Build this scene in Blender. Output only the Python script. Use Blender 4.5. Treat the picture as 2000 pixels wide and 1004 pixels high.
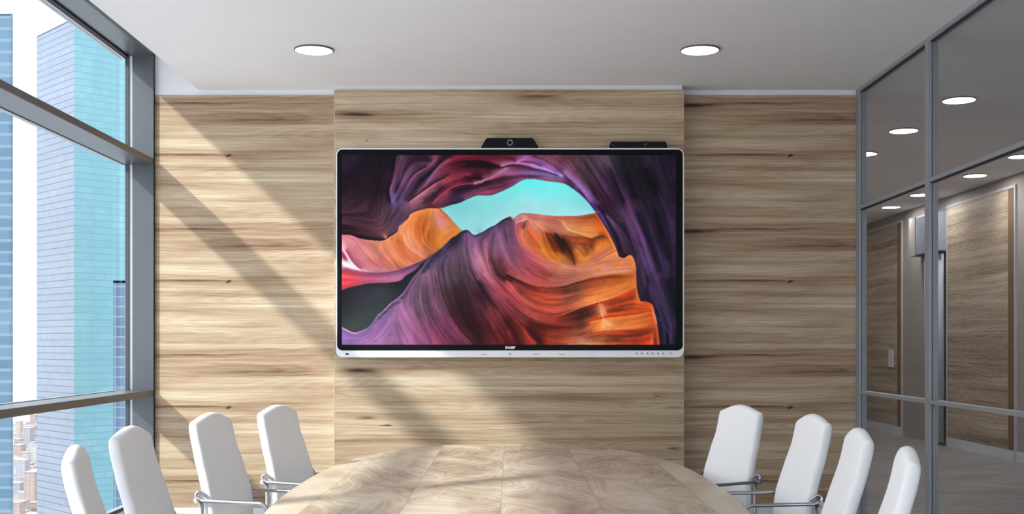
import bpy, bmesh, math, random
import numpy as np
from mathutils import Vector, Matrix
R = math.radians
scene = bpy.context.scene
for o in list(bpy.data.objects): bpy.data.objects.remove(o)

# ---------------------------------------------------------------- camera
F = 2250.0; VPX = 997.0; HOR = 672.0; EYE = 1.5          # focal length and vanishing point in pixels of the 2000 px wide photograph
cam_d = bpy.data.cameras.new('camera'); cam = bpy.data.objects.new('camera', cam_d); scene.collection.objects.link(cam)
cam.location = (0, 0, EYE); cam.rotation_euler = (R(90), 0, 0)
cam_d.sensor_width = 36; cam_d.lens = F / 2000 * 36
cam_d.shift_x = (1000 - VPX) / 2000; cam_d.shift_y = (HOR - 502) / 2000
cam_d.clip_start = .05; cam_d.clip_end = 6000
scene.camera = cam
# ---------------------------------------------------------------- world, sun, exposure
world = bpy.data.worlds.new('bright hazy sky'); scene.world = world; world.use_nodes = True
nt = world.node_tree; bg = nt.nodes['Background']
tc = nt.nodes.new('ShaderNodeTexCoord'); sx = nt.nodes.new('ShaderNodeSeparateXYZ'); rp = nt.nodes.new('ShaderNodeValToRGB')
nt.links.new(tc.outputs['Generated'], sx.inputs[0]); nt.links.new(sx.outputs['Z'], rp.inputs[0]); nt.links.new(rp.outputs[0], bg.inputs['Color'])
rp.color_ramp.elements[0].position = 0.0; rp.color_ramp.elements[0].color = (.80, .84, .92, 1)
rp.color_ramp.elements[1].position = .5; rp.color_ramp.elements[1].color = (.90, .94, 1.0, 1)
bg.inputs['Strength'].default_value = 2.6
sun_d = bpy.data.lights.new('sun', 'SUN'); sun = bpy.data.objects.new('sun', sun_d); scene.collection.objects.link(sun)
SUN = Vector((1.15, 1.0, -1.06)).normalized()
sun.rotation_euler = (-SUN).to_track_quat('Z', 'Y').to_euler()
sun_d.energy = 4.6; sun_d.angle = R(2.2); sun_d.color = (1, .995, .985)
vs = scene.view_settings; vs.view_transform = 'Standard'; vs.look = 'None'; vs.gamma = 1; vs.use_curve_mapping = False
vs.exposure = 0.0

# ---------------------------------------------------------------- helpers
C = scene.collection
def link(name, me, mat, parent=None):
    o = bpy.data.objects.new(name, me); C.objects.link(o)
    if mat: me.materials.append(mat)
    if parent: o.parent = parent
    return o
def obj(name, bm, mat, parent=None, smooth=False, angle=None):
    me = bpy.data.meshes.new(name); bmesh.ops.recalc_face_normals(bm, faces=bm.faces); bm.to_mesh(me); bm.free()
    if smooth or angle:
        me.polygons.foreach_set('use_smooth', [True] * len(me.polygons))
        if angle: me.set_sharp_from_angle(angle=R(angle))
    return link(name, me, mat, parent)
def empty(name, loc=(0, 0, 0), rz=0):
    o = bpy.data.objects.new(name, None); C.objects.link(o); o.location = loc; o.rotation_euler = (0, 0, rz); o.empty_display_size = .1; return o
def tag(o, label, cat, group=None, kind=None):
    if label: o['label'] = label
    if cat: o['category'] = cat
    if group: o['group'] = group
    if kind: o['kind'] = kind
    return o
def box(bm, x0, x1, y0, y1, z0, z1, bevel=0):
    m = Matrix.Translation(((x0 + x1) / 2, (y0 + y1) / 2, (z0 + z1) / 2)) @ Matrix.Diagonal((x1 - x0, y1 - y0, z1 - z0, 1))
    r = bmesh.ops.create_cube(bm, size=1, matrix=m)
    if bevel:
        es = list({e for v in r['verts'] for e in v.link_edges})
        bmesh.ops.bevel(bm, geom=es, offset=bevel, segments=2, affect='EDGES', profile=.6)
    return bm
def boxes(*bs, bevel=0):
    bm = bmesh.new()
    for b in bs: box(bm, *b, bevel=bevel)
    return bm
def cyl(bm, p0, p1, r, n=24, r2=None):
    p0, p1 = Vector(p0), Vector(p1); d = p1 - p0
    m = Matrix.Translation((p0 + p1) / 2) @ d.to_track_quat('Z', 'Y').to_matrix().to_4x4()
    bmesh.ops.create_cone(bm, cap_ends=True, segments=n, radius1=r, radius2=r if r2 is None else r2, depth=d.length, matrix=m); return bm
def fillet(pts, rad, n=6):
    P = [Vector(p) for p in pts]; out = [P[0]]
    for i in range(1, len(P) - 1):
        a, b, c = P[i - 1], P[i], P[i + 1]; u = (a - b).normalized(); v = (c - b).normalized()
        k = min(rad, (a - b).length * .49, (c - b).length * .49); s, e = b + u * k, b + v * k
        for j in range(n + 1):
            t = j / n; out.append(s * (1 - t) ** 2 + b * 2 * t * (1 - t) + e * t * t)
    out.append(P[-1]); return out
def tube(bm, path, r, n=12):
    P = [Vector(p) for p in path]; rings = []; up = None
    for i, p in enumerate(P):
        t = ((P[min(i + 1, len(P) - 1)] - P[max(i - 1, 0)])).normalized()
        if up is None: up = t.orthogonal().normalized()
        up = (up - t * up.dot(t)).normalized(); w = t.cross(up)
        rings.append([bm.verts.new(p + (up * math.cos(a) + w * math.sin(a)) * r) for a in [2 * math.pi * k / n for k in range(n)]])
    for a, b in zip(rings, rings[1:]):
        for k in range(n): bm.faces.new((a[k], a[(k + 1) % n], b[(k + 1) % n], b[k]))
    bm.faces.new(rings[0][::-1]); bm.faces.new(rings[-1]); return bm
def prism_y(bm, outline, y0, y1):            # outline: (x, z) points
    a = [bm.verts.new((x, y0, z)) for x, z in outline]; b = [bm.verts.new((x, y1, z)) for x, z in outline]
    bm.faces.new(a); bm.faces.new(b[::-1]); n = len(outline)
    for i in range(n): bm.faces.new((a[i], b[i], b[(i + 1) % n], a[(i + 1) % n]))
    return bm
def rrect(x0, x1, z0, z1, r, n=8):
    out = []
    for cx, cz, a0 in ((x1 - r, z1 - r, 0), (x0 + r, z1 - r, 90), (x0 + r, z0 + r, 180), (x1 - r, z0 + r, 270)):
        for k in range(n + 1):
            a = R(a0 + 90 * k / n); out.append((cx + r * math.cos(a), cz + r * math.sin(a)))
    return out

# ---------------------------------------------------------------- materials
def lin(h): 
    h = h.lstrip('#'); c = [int(h[i:i + 2], 16) / 255 for i in (0, 2, 4)]
    return [v / 12.92 if v <= .04045 else ((v + .055) / 1.055) ** 2.4 for v in c]
def new_mat(name):
    m = bpy.data.materials.new(name); m.use_nodes = True; return m, m.node_tree, m.node_tree.nodes['Principled BSDF']
def N(t, kind, **kw):
    n = t.nodes.new(kind)
    for k, v in kw.items(): setattr(n, k, v)
    return n
def mth(t, op, a, b=None, c=None, clamp=False):
    n = N(t, 'ShaderNodeMath', operation=op, use_clamp=clamp)
    for i, v in enumerate((a, b, c)):
        if v is None: continue
        if isinstance(v, (int, float)): n.inputs[i].default_value = v
        else: t.links.new(v, n.inputs[i])
    return n.outputs[0]
def noise(t, vec, scale=1, detail=2, rough=.5, dist=0):
    n = N(t, 'ShaderNodeTexNoise'); n.inputs['Scale'].default_value = scale; n.inputs['Detail'].default_value = detail
    n.inputs['Roughness'].default_value = rough; n.inputs['Distortion'].default_value = dist; t.links.new(vec, n.inputs['Vector']); return n.outputs['Fac']
def comb(t, x, y, z=0.0):
    n = N(t, 'ShaderNodeCombineXYZ')
    for i, v in enumerate((x, y, z)):
        if isinstance(v, (int, float)): n.inputs[i].default_value = v
        else: t.links.new(v, n.inputs[i])
    return n.outputs[0]
def ramp(t, fac, stops):
    n = N(t, 'ShaderNodeValToRGB'); e = n.color_ramp.elements
    while len(e) < len(stops): e.new(.5)
    for i, (p, c) in enumerate(stops): e[i].position = p; e[i].color = (*(c if not isinstance(c, str) else lin(c)), 1)
    t.links.new(fac, n.inputs[0]); return n.outputs[0]
def plain(name, col, rough=.5, metal=0, spec=.5, var=.04, scale=6, bump=0, coat=0):
    m, t, b = new_mat(name); c = lin(col) if isinstance(col, str) else col
    tc = N(t, 'ShaderNodeTexCoord'); f = noise(t, tc.outputs['Object'], scale, 4, .6)
    lo = [max(0, v * (1 - var)) for v in c]; hi = [min(1, v * (1 + var)) for v in c]
    t.links.new(ramp(t, f, [(.3, lo), (.7, hi)]), b.inputs['Base Color'])
    b.inputs['Roughness'].default_value = rough; b.inputs['Metallic'].default_value = metal; b.inputs['Specular IOR Level'].default_value = spec
    b.inputs['Coat Weight'].default_value = coat
    if bump:
        f2 = noise(t, tc.outputs['Object'], scale * 30, 3, .6); bn = N(t, 'ShaderNodeBump'); bn.inputs['Strength'].default_value = bump; bn.inputs['Distance'].default_value = .002
        t.links.new(f2, bn.inputs['Height']); t.links.new(bn.outputs[0], b.inputs['Normal'])
    return m
def wood(name, ua, stops, feats=(), period=None, uperiod=None, rough=.55, seed=0.0, fine=1.0, spec=.35, wob=1.0):
    """Planks with the grain along axis ua; feats are (u, v, half length, half height, change of tone) of single knots and streaks."""
    m, t, b = new_mat(name); tc = N(t, 'ShaderNodeTexCoord'); sp = N(t, 'ShaderNodeSeparateXYZ'); t.links.new(tc.outputs['Object'], sp.inputs[0])
    u = sp.outputs[ua]; v = sp.outputs['Z']
    if uperiod: u = mth(t, 'FLOORED_MODULO', mth(t, 'SUBTRACT', u, uperiod[0]), uperiod[1]); 
    if period: v = mth(t, 'FLOORED_MODULO', mth(t, 'SUBTRACT', v, period[0]), period[1])
    su = mth(t, 'ADD', u, seed)
    w1 = noise(t, comb(t, mth(t, 'MULTIPLY', su, .9), mth(t, 'MULTIPLY', v, 3.0), seed), 1, 3, .5)
    vw = mth(t, 'MULTIPLY_ADD', mth(t, 'SUBTRACT', w1, .5), .055 * wob, v)
    band = noise(t, comb(t, mth(t, 'MULTIPLY', su, .32), mth(t, 'MULTIPLY', vw, 8.0), seed + 3), 1, 2, .55)
    strk = noise(t, comb(t, mth(t, 'MULTIPLY', su, .45), mth(t, 'MULTIPLY', vw, 58.0), seed + 7), 1, 3, .6)
    fin = noise(t, comb(t, mth(t, 'MULTIPLY', su, 4.0), mth(t, 'MULTIPLY', vw, 240.0), seed + 9), 1, 2, .6)
    fg = noise(t, comb(t, mth(t, 'MULTIPLY', su, .55), mth(t, 'MULTIPLY', vw, 5.0), seed + 5), 1, 1, .4)
    fig = mth(t, 'SINE', mth(t, 'MULTIPLY', fg, 110.0))
    tone = mth(t, 'MULTIPLY_ADD', mth(t, 'SUBTRACT', band, .5), 1.0, .56)
    tone = mth(t, 'MULTIPLY_ADD', mth(t, 'SUBTRACT', strk, .5), .62 * fine, tone)
    tone = mth(t, 'MULTIPLY_ADD', mth(t, 'SUBTRACT', fin, .5), .46 * fine, tone)
    tone = mth(t, 'MULTIPLY_ADD', fig, .035 * fine, tone)
    thin = noise(t, comb(t, mth(t, 'MULTIPLY', su, .22), mth(t, 'MULTIPLY', vw, 95.0), seed + 15), 1, 2, .5)
    tone = mth(t, 'MULTIPLY_ADD', mth(t, 'MULTIPLY', mth(t, 'SUBTRACT', thin, .60, clamp=True), 5.0, clamp=True), -.30 * fine, tone)
    if feats:
        wx = noise(t, comb(t, mth(t, 'MULTIPLY', u, 2.5), mth(t, 'MULTIPLY', v, 14.0), seed + 11), 1, 3, .6)
        fu = mth(t, 'MULTIPLY_ADD', mth(t, 'SUBTRACT', wx, .5), .30, u); fv = mth(t, 'MULTIPLY_ADD', mth(t, 'SUBTRACT', wx, .5), .035, v)
        P = comb(t, fu, fv)
        for (cu, cv, au, av, k) in feats:
            k *= .72 if av > .005 or abs(k) > .9 else .6
            q = N(t, 'ShaderNodeVectorMath', operation='MULTIPLY_ADD'); t.links.new(P, q.inputs[0]); q.inputs[1].default_value = (1 / au, 1 / av, 0); q.inputs[2].default_value = (-cu / au, -cv / av, 0)
            d = N(t, 'ShaderNodeVectorMath', operation='DOT_PRODUCT'); t.links.new(q.outputs[0], d.inputs[0]); t.links.new(q.outputs[0], d.inputs[1])
            tone = mth(t, 'MULTIPLY_ADD', mth(t, 'POWER', .3679, d.outputs['Value']), k, tone)
    t.links.new(ramp(t, tone, stops), b.inputs['Base Color'])
    b.inputs['Roughness'].default_value = rough; b.inputs['Specular IOR Level'].default_value = spec
    bn = N(t, 'ShaderNodeBump'); bn.inputs['Strength'].default_value = .12; bn.inputs['Distance'].default_value = .003
    t.links.new(fin, bn.inputs['Height']); t.links.new(bn.outputs[0], b.inputs['Normal'])
    return m
def glass(name, tint, k=.22, rough=0.0):
    m = bpy.data.materials.new(name); m.use_nodes = True; t = m.node_tree; t.nodes.clear()
    out = N(t, 'ShaderNodeOutputMaterial'); mx = N(t, 'ShaderNodeMixShader'); tr = N(t, 'ShaderNodeBsdfTransparent'); gl = N(t, 'ShaderNodeBsdfGlossy'); fr = N(t, 'ShaderNodeLayerWeight')
    tr.inputs[0].default_value = (*tint, 1); gl.inputs['Roughness'].default_value = rough; fr.inputs[0].default_value = .5
    t.links.new(mth(t, 'MULTIPLY_ADD', mth(t, 'POWER', fr.outputs['Facing'], 5.0), k, .012), mx.inputs[0]); t.links.new(tr.outputs[0], mx.inputs[1]); t.links.new(gl.outputs[0], mx.inputs[2]); t.links.new(mx.outputs[0], out.inputs[0]); return m
def emit(name, col, s):
    m, t, b = new_mat(name); b.inputs['Base Color'].default_value = (.8, .8, .8, 1); b.inputs['Emission Color'].default_value = (*col, 1); b.inputs['Emission Strength'].default_value = s; return m

S = 9.844 / F                                                 # metres per pixel on the back wall
def wx(px): return (px - VPX) * S
def wz(py): return EYE + (HOR - py) * S
P0, PV = wz(426), 246 * S                                      # the cladding repeats every 246 px of height
U0, PU = wx(1336) , 1097 * S
WSTOP = [(0.0, '452c20'), (.18, '795d48'), (.40, 'a2866a'), (.60, 'baa487'), (.80, 'cebca1'), (1.0, 'e2d6c2')]
def F_(x0, x1, y, hh, k): return ((x0 + x1) / 2 * S - 1336 * S, (426 - y) * S, (x1 - x0) / 2 * S * .9, hh * S, k)
side_feats = [F_(1326, 1400, 205, 3, -.85), F_(1380, 1560, 202, 2, -.38), F_(1500, 1760, 236, 9, -.48), F_(1380, 1520, 246, 9, -.25), F_(1380, 1520, 222, 4, .16),
              F_(1336, 1760, 272, 14, .20), F_(1330, 1560, 303, 2.2, -.50), F_(1543, 1552, 303.5, 2.2, -1.2), F_(1550, 1740, 297, 9, -.25), F_(1336, 1740, 329, 9, -.30),
              F_(1500, 1780, 352, 1.8, .35), F_(1325, 1375, 390, 4, -.30), F_(1400, 1560, 383, 1.5, .18), F_(1336, 1760, 412, 14, .14), F_(1510, 1700, 392, 5, -.16), F_(1336, 1500, 372, 5, -.14)]
M_wall = wood('oak cladding of the back wall', 'X', WSTOP, side_feats, (P0, PV), (U0, PU), seed=1.3)
def G_(x0, x1, y, hh, k): return ((x0 + x1) / 2 * .00429 - 997 * .00429, EYE + (HOR - y) * .00429, (x1 - x0) / 2 * .00429 * .8, hh * .00429, k)
mid_feats = [G_(660, 735, 224, 6, -.55), G_(640, 860, 230, 9, -.22), G_(990, 1110, 189, 5, -.55), G_(900, 1220, 187, 10, -.2), G_(650, 900, 252, 8, .2), G_(1080, 1330, 252, 10, .2), G_(640, 1340, 259, 1.5, .2),
             G_(717, 722, 274, 1.5, -.9), G_(820, 1330, 278, 5, -.18), G_(675, 735, 722, 5, -.6), G_(640, 880, 726, 9, -.2), G_(690, 1330, 758, 2, .3), G_(650, 980, 748, 9, .25), G_(685, 735, 817, 4, -.45), G_(745, 765, 831, 2, -.8),
             G_(980, 1260, 777, 10, -.32), G_(1270, 1284, 774, 1.5, -.8), G_(1290, 1345, 796, 1.5, -.5), G_(640, 820, 846, 3, .3), G_(850, 1200, 826, 3, -.2), G_(1100, 1340, 733, 3, -.2), G_(1300, 1330, 876, 3, -.6), G_(660, 1330, 790, 6, .12)]
M_mid = wood('oak cladding of the centre panel', 'X', WSTOP, mid_feats, seed=5.1)
M_door = wood('oak face of the corridor doors', 'Y', [(0.0, '574638'), (.25, '8c7b6a'), (.5, 'b09f8c'), (.75, 'c8baa8'), (1.0, 'd8cebf')], seed=8.2, fine=1.5, wob=2.0)
M_edge = plain('pale veneer edge', 'cfbb98', .6)
M_doredge = plain('brown veneer door edge', '7a6248', .6)
M_white = plain('white wall paint', (.78, .78, .80), .7)
M_ceil = plain('ceiling paint', (.90, .89, .89), .8, var=.015, scale=2)
M_base = plain('grey white baseboard', (.72, .76, .82), .45)
M_frame = plain('blue grey anodised frame', (.10, .108, .120), .38, .5, var=.06, scale=2)
M_frame_in = plain('bronze grey inner face of the frame', (.12, .11, .10), .45, .2)
M_gask = plain('black rubber gasket', (.012, .012, .014), .6)
M_part = plain('grey partition frame', (.30, .315, .345), .4, .2, var=.04)
M_mull = plain('dark outer mullion', (.055, .06, .07), .5, .2)
M_glass = glass('window glass', (.97, .985, .985))
M_pglass = glass('grey tinted partition glass', (.90, .90, .91), .26)
M_cwall = plain('grey corridor wall paint', (.40, .37, .355), .6)
M_pale = plain('pale corridor trim', (.55, .56, .60), .5)
M_chair = plain('white upholstery', (.88, .87, .87), .62, var=.015, scale=3, bump=.15)
M_chrome = plain('polished chrome', (.50, .52, .55), .14, 1.0, var=.03)
M_ring = plain('dark lamp ring', (.10, .10, .10), .5)
M_lamp = emit('lamp diffuser', (1, .985, .96), 6.0)
M_lamp2 = emit('corridor lamp diffuser', (1, .97, .93), 66.0)
M_tvwhite = plain('white plastic housing', (.93, .92, .93), .3)
M_bezel = plain('black glass bezel', (.008, .008, .010), .25, spec=.05)
M_black = plain('black plastic', (.008, .007, .010), .4, spec=.12)
M_text = emit('self-lit white lettering', (.8, .8, .8), .55)  # letters given a faint glow of their own

# ================================================================ THE ROOM
YW, ZC, XR, XL = 9.844, 3.67, 2.953, -3.04
def st(o): o['kind'] = 'structure'; return o
# floor: grey screed with flowing streaks
m, t, b = new_mat('grey polished screed'); tc = N(t, 'ShaderNodeTexCoord'); sp = N(t, 'ShaderNodeSeparateXYZ'); t.links.new(tc.outputs['Object'], sp.inputs[0])
f1 = noise(t, comb(t, mth(t, 'MULTIPLY', sp.outputs['X'], .8), mth(t, 'MULTIPLY', sp.outputs['Y'], 2.2)), 1, 6, .65, .6)
f2 = noise(t, comb(t, mth(t, 'MULTIPLY', sp.outputs['X'], 3.), mth(t, 'MULTIPLY', sp.outputs['Y'], 9.)), 1, 4, .6, 1.2)
t.links.new(ramp(t, mth(t, 'MULTIPLY_ADD', f2, .45, mth(t, 'MULTIPLY', f1, .6)), [(.34, (.17, .17, .175)), (.52, (.30, .30, .305)), (.70, (.47, .47, .475))]), b.inputs['Base Color'])
b.inputs['Roughness'].default_value = .28
M_floor = m
st(obj('floor', boxes((-3.4, 6.5, -4, 23, -.15, 0)), M_floor))
ceil = st(obj('ceiling', boxes((-2.66, 6.5, -4, 23, ZC, ZC + .12), (-3.4, -2.66, -4, YW + .15, 4.15, 4.25), (-2.66, -2.60, -4, YW + .15, ZC + .12, 4.25)), M_ceil))
# back wall: white wall, oak cladding in front of it, pale baseboard
wb = st(obj('wall_back', boxes((-3.245, 3.04, YW + .008, YW + .15, 0, 4.15)), M_white))
wc = obj('wood_cladding', boxes((XL - .02, 3.0, YW, YW + .008, .1, 3.63)), M_wall, wb)
bb = st(obj('baseboard_back', boxes((XL, -1.475, YW - .012, YW + .008, 0, .1), (1.454, XR, YW - .012, YW + .008, 0, .1), bevel=.002), M_base))
tr = st(obj('trim_1', boxes((-1.457, 1.44, 9.67, YW + .008, 0, ZC)), M_white))
obj('wood_panel', boxes((-1.473, 1.454, 9.65, 9.67, .1, 3.63)), M_mid, tr)
obj('veneer_edge', boxes((-1.478, -1.473, 9.649, 9.67, .1, 3.63)), M_edge, tr)
def added_window(name, x0, x1, y, z0, z1, n):
    w = empty(name, (x0, y, 0)); w['kind'] = 'structure'; inv = Matrix.Translation((-x0, -y, 0))
    o = obj('frame', boxes((x0, x1, y - .1, y, z0 - .08, z0), (x0, x1, y - .1, y, z1, z1 + .08)), M_frame); o.parent = w; o.matrix_parent_inverse = inv
    for k in range(n + 1):
        xx = x0 + (x1 - x0) * k / n; xx = min(max(xx, x0 + .03), x1 - .03); o = obj('mullion', boxes((xx - .03, xx + .03, y - .1, y, z0, z1)), M_frame); o.parent = w; o.matrix_parent_inverse = inv
    for k in range(n):
        o = obj('glass_pane', boxes((x0 + (x1 - x0) * k / n + .06, x0 + (x1 - x0) * (k + 1) / n - .06, y - .06, y - .052, z0, z1)), M_glass); o.parent = w; o.matrix_parent_inverse = inv
st(obj('wall_front', boxes((-3.4, 3.04, -4.1, -4, 0, .5), (-3.4, 3.04, -4.1, -4, 3.5, 4.25), (-3.4, -3.1, -4.1, -4, .5, 3.5), (2.9, 3.04, -4.1, -4, .5, 3.5)), M_white))
added_window('added_window_3', -3.1, 2.9, -4.0, .58, 3.42, 4)  # unseen glazing added behind the camera for front fill daylight
added_window('added_window_4', 3.04, 6.45, 2.0, .10, 3.58, 2)  # unseen glazing added at the near corridor end to let daylight in
st(obj('wall_left', boxes((-3.36, -3.2, -4, -2.4, 0, 4.15)), M_white))

# ---- windows on the left: deep fins, rails and transoms with panes behind
XO, XG = -3.28, -3.30
def window(name, y0, y1, fin_far):
    w = empty(name, (XG, (y0 + y1) / 2, 0)); w['kind'] = 'structure'
    def part(n, bm, mat): 
        o = obj(n, bm, mat, None); o.parent = w; o.matrix_parent_inverse = Matrix.Translation((-XG, -(y0 + y1) / 2, 0)); return o
    part('head_rail', boxes((-3.25, XL - .004, y0, y1, 3.954, 4.15), bevel=.003), M_frame)
    part('head_cover', boxes((XL - .004, XL, y0, y1, 3.956, 4.15)), M_frame_in)
    part('head_gasket', boxes((-3.275, -3.25, y0, y1, 3.935, 4.15)), M_gask)
    part('glazing_bar', boxes((-3.33, -3.275, y0, y1, 3.925, 4.15), (-3.33, -3.275, y0, y1, 0, .12)), M_part)
    part('sill_rail', boxes((-3.25, XL, y0, y1, 0, .10), bevel=.003), M_frame)
    for z0, z1 in ((3.027, 3.08), (1.052, 1.108)):
        tr_ = part('transom', boxes((-3.275, XL - .004, y0, y1, z0, z1), bevel=.003), M_frame)
        c = obj('transom_cover', boxes((XL - .004, XL, y0, y1, z0 + .001, z1 - .001)), M_frame_in); c.parent = tr_
        c = obj('transom_gasket', boxes((-3.29, -3.275, y0, y1, z0 + .002, z1 - .002)), M_gask); c.parent = tr_
        c = obj('glazing_bar', boxes((-3.33, -3.29, y0, y1, z0 - .004, z1 + .004)), M_part); c.parent = tr_
    part('fin', boxes((-3.22, XL, fin_far - .035, fin_far, 0, 4.15)), M_frame)
    part('fin_cover', boxes((XL, XL + .003, fin_far - .034, fin_far, 0, 4.15)), M_gask)
    part('mullion', boxes((-3.276, -3.246, fin_far - .05, fin_far, 0, 4.15)), M_mull)
    part('sky_gap_strip', boxes((-3.246, -3.222, fin_far - .03, fin_far, 0, 4.15)), M_tvwhite)  # white strip standing in for the bright sky gap beside the fin
    for z0, z1 in ((.12, 1.048), (1.112, 3.023), (3.084, 3.925)):
        part('glass_pane', boxes((XG - .008, XG, y0 + .03, y1 - .05, z0, z1)), M_glass)
    return w
window('window_1', 3.80, YW, YW)
window('window_2', -2.40, 3.80, 3.80)

# ---- glazed partition on the right
pr = empty('wall_right', (XR, 6.5, 0)); pr['kind'] = 'structure'
def pp(n, bm, mat):
    o = obj(n, bm, mat, None); o.parent = pr; o.matrix_parent_inverse = Matrix.Translation((-XR, -6.5, 0)); return o
PY = [YW - .08 - 1.631 * k for k in range(5)]
for k, y in enumerate(PY):
    pp('post', boxes((XR, XR + .022, y, y + .08, 0, ZC), (XR + .028, 3.02, y, y + .078, 0, ZC), bevel=.0015), M_part)
    pp('post_gasket', boxes((XR + .022, XR + .028, y + .004, y + .076, 0, ZC)), M_gask)
for a, b_ in zip(PY[1:], PY[:-1]):
    y0, y1 = a + .08, b_
    for z0, z1 in ((3.64, ZC), (2.643, 2.672), (1.077, 1.106), (0, .06)):
        r_ = pp('rail', boxes((XR + .001, 3.018, y0, y1, z0, z1), bevel=.0015), M_part)
        if z0 > 2: g_ = obj('rail_gasket', boxes((XR + .018, XR + .03, y0, y1, z0 - .008, z0 + .0)), M_gask); g_.parent = r_
    for z0, z1 in ((.06, 1.077), (1.106, 2.643), (2.672, 3.64)):
        pp('glass_pane', boxes((2.985, 2.993, y0, y1, z0, z1)), M_pglass)
pp('solid_wall', boxes((XR, 3.04, -4, PY[-1], 0, ZC)), M_white)

# ================================================================ CORRIDOR BEHIND THE GLASS
XC = 6.45
st(obj('wall_corridor', boxes((XC, 6.6, 2, 23, 0, ZC), (3.04, XC, 22.9, 23, 0, ZC), (3.0, 3.04, YW, 23, 0, ZC), (3.04, XC, 1.9, 2.0, 0, .02), (3.04, XC, 1.9, 2.0, 3.66, ZC)), M_cwall))
def corridor_door(name, y0, y1, handle):
    d = empty(name, (XC, (y0 + y1) / 2, 0)); d['kind'] = 'structure'
    def p(n, bm, mat, smooth=False):
        o = obj(n, bm, mat, None, smooth); o.parent = d; o.matrix_parent_inverse = Matrix.Translation((-XC, -(y0 + y1) / 2, 0)); return o
    p('door_frame', boxes((XC - .03, XC, y0 - .03, y0, 0, 3.50), (XC - .03, XC, y1, y1 + .03, 0, 3.50), (XC - .03, XC, y0 - .03, y1 + .03, 3.50, 3.535)), M_pale)
    p('door_leaf', boxes((XC - .022, XC, y0 + .19, y1, .136, 3.50)), M_door)
    p('edge_strip', boxes((XC - .023, XC, y0 + .0, y0 + .19, .136, 3.50)), M_doredge)
    p('kick_plate', boxes((XC - .02, XC, y0, y1, 0, .136)), M_base)
    if handle:
        h = p('handle_plate', boxes((XC - .04, XC - .022, y0 + .38, y0 + .60, 1.11, 1.40), bevel=.004), M_white)
        k = bmesh.new(); cyl(k, (XC - .04, y0 + .49, 1.27), (XC - .06, y0 + .49, 1.27), .022); cyl(k, (XC - .06, y0 + .49, 1.27), (XC - .075, y0 + .49, 1.27), .03)
        cyl(k, (XC - .04, y0 + .49, 1.2), (XC - .045, y0 + .49, 1.2), .012); o = obj('door_knob', k, M_gask); o.parent = h; o.matrix_parent_inverse = Matrix.Translation((-XC, -(y0 + y1) / 2, 0))
    return d
corridor_door('door_1', 18.95, 21.6, True)
corridor_door('door_2', 14.69, 16.95, False)
st(obj('baseboard_corridor', boxes((XC - .012, XC, 10, 14.66, 0, .13)), M_base))
# boxed housing below the ceiling with a ribbed curtain under it
hb = boxes((6.28, XC, 16.985, 18.1, 2.88, 3.46), bevel=.006)
hs = obj('blind_housing', hb, plain('pale blue grey metal', (.42, .46, .55), .4, .3)); tag(hs, 'pale blue-grey boxed housing high on the corridor wall between the two wooden doors', 'housing')
obj('end_cap', boxes((6.27, XC, 17.86, 18.12, 2.87, 3.47)), M_cwall, hs)
obj('shadow_gap', boxes((6.276, XC, 16.99, 17.86, 2.855, 2.88)), M_gask, hs)
bm = bmesh.new(); n = 90; prev = None
for k in range(n + 1):
    y = 17.0 + .60 * k / n; x = 6.36 + .035 * math.sin(k * math.pi / 4.5) + .012 * math.sin(k * 1.9)
    a, b2 = bm.verts.new((x, y, .05)), bm.verts.new((x, y, 2.84))
    if prev: bm.faces.new((prev[0], a, b2, prev[1]))
    prev = (a, b2)
cu = obj('curtain', bm, plain('grey blue curtain cloth', (.50, .54, .60), .8), None, True)
sm = cu.modifiers.new('thick', 'SOLIDIFY'); sm.thickness = .006
tag(cu, 'tall grey-blue curtain in vertical folds beside the nearer corridor door', 'curtain')
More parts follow.
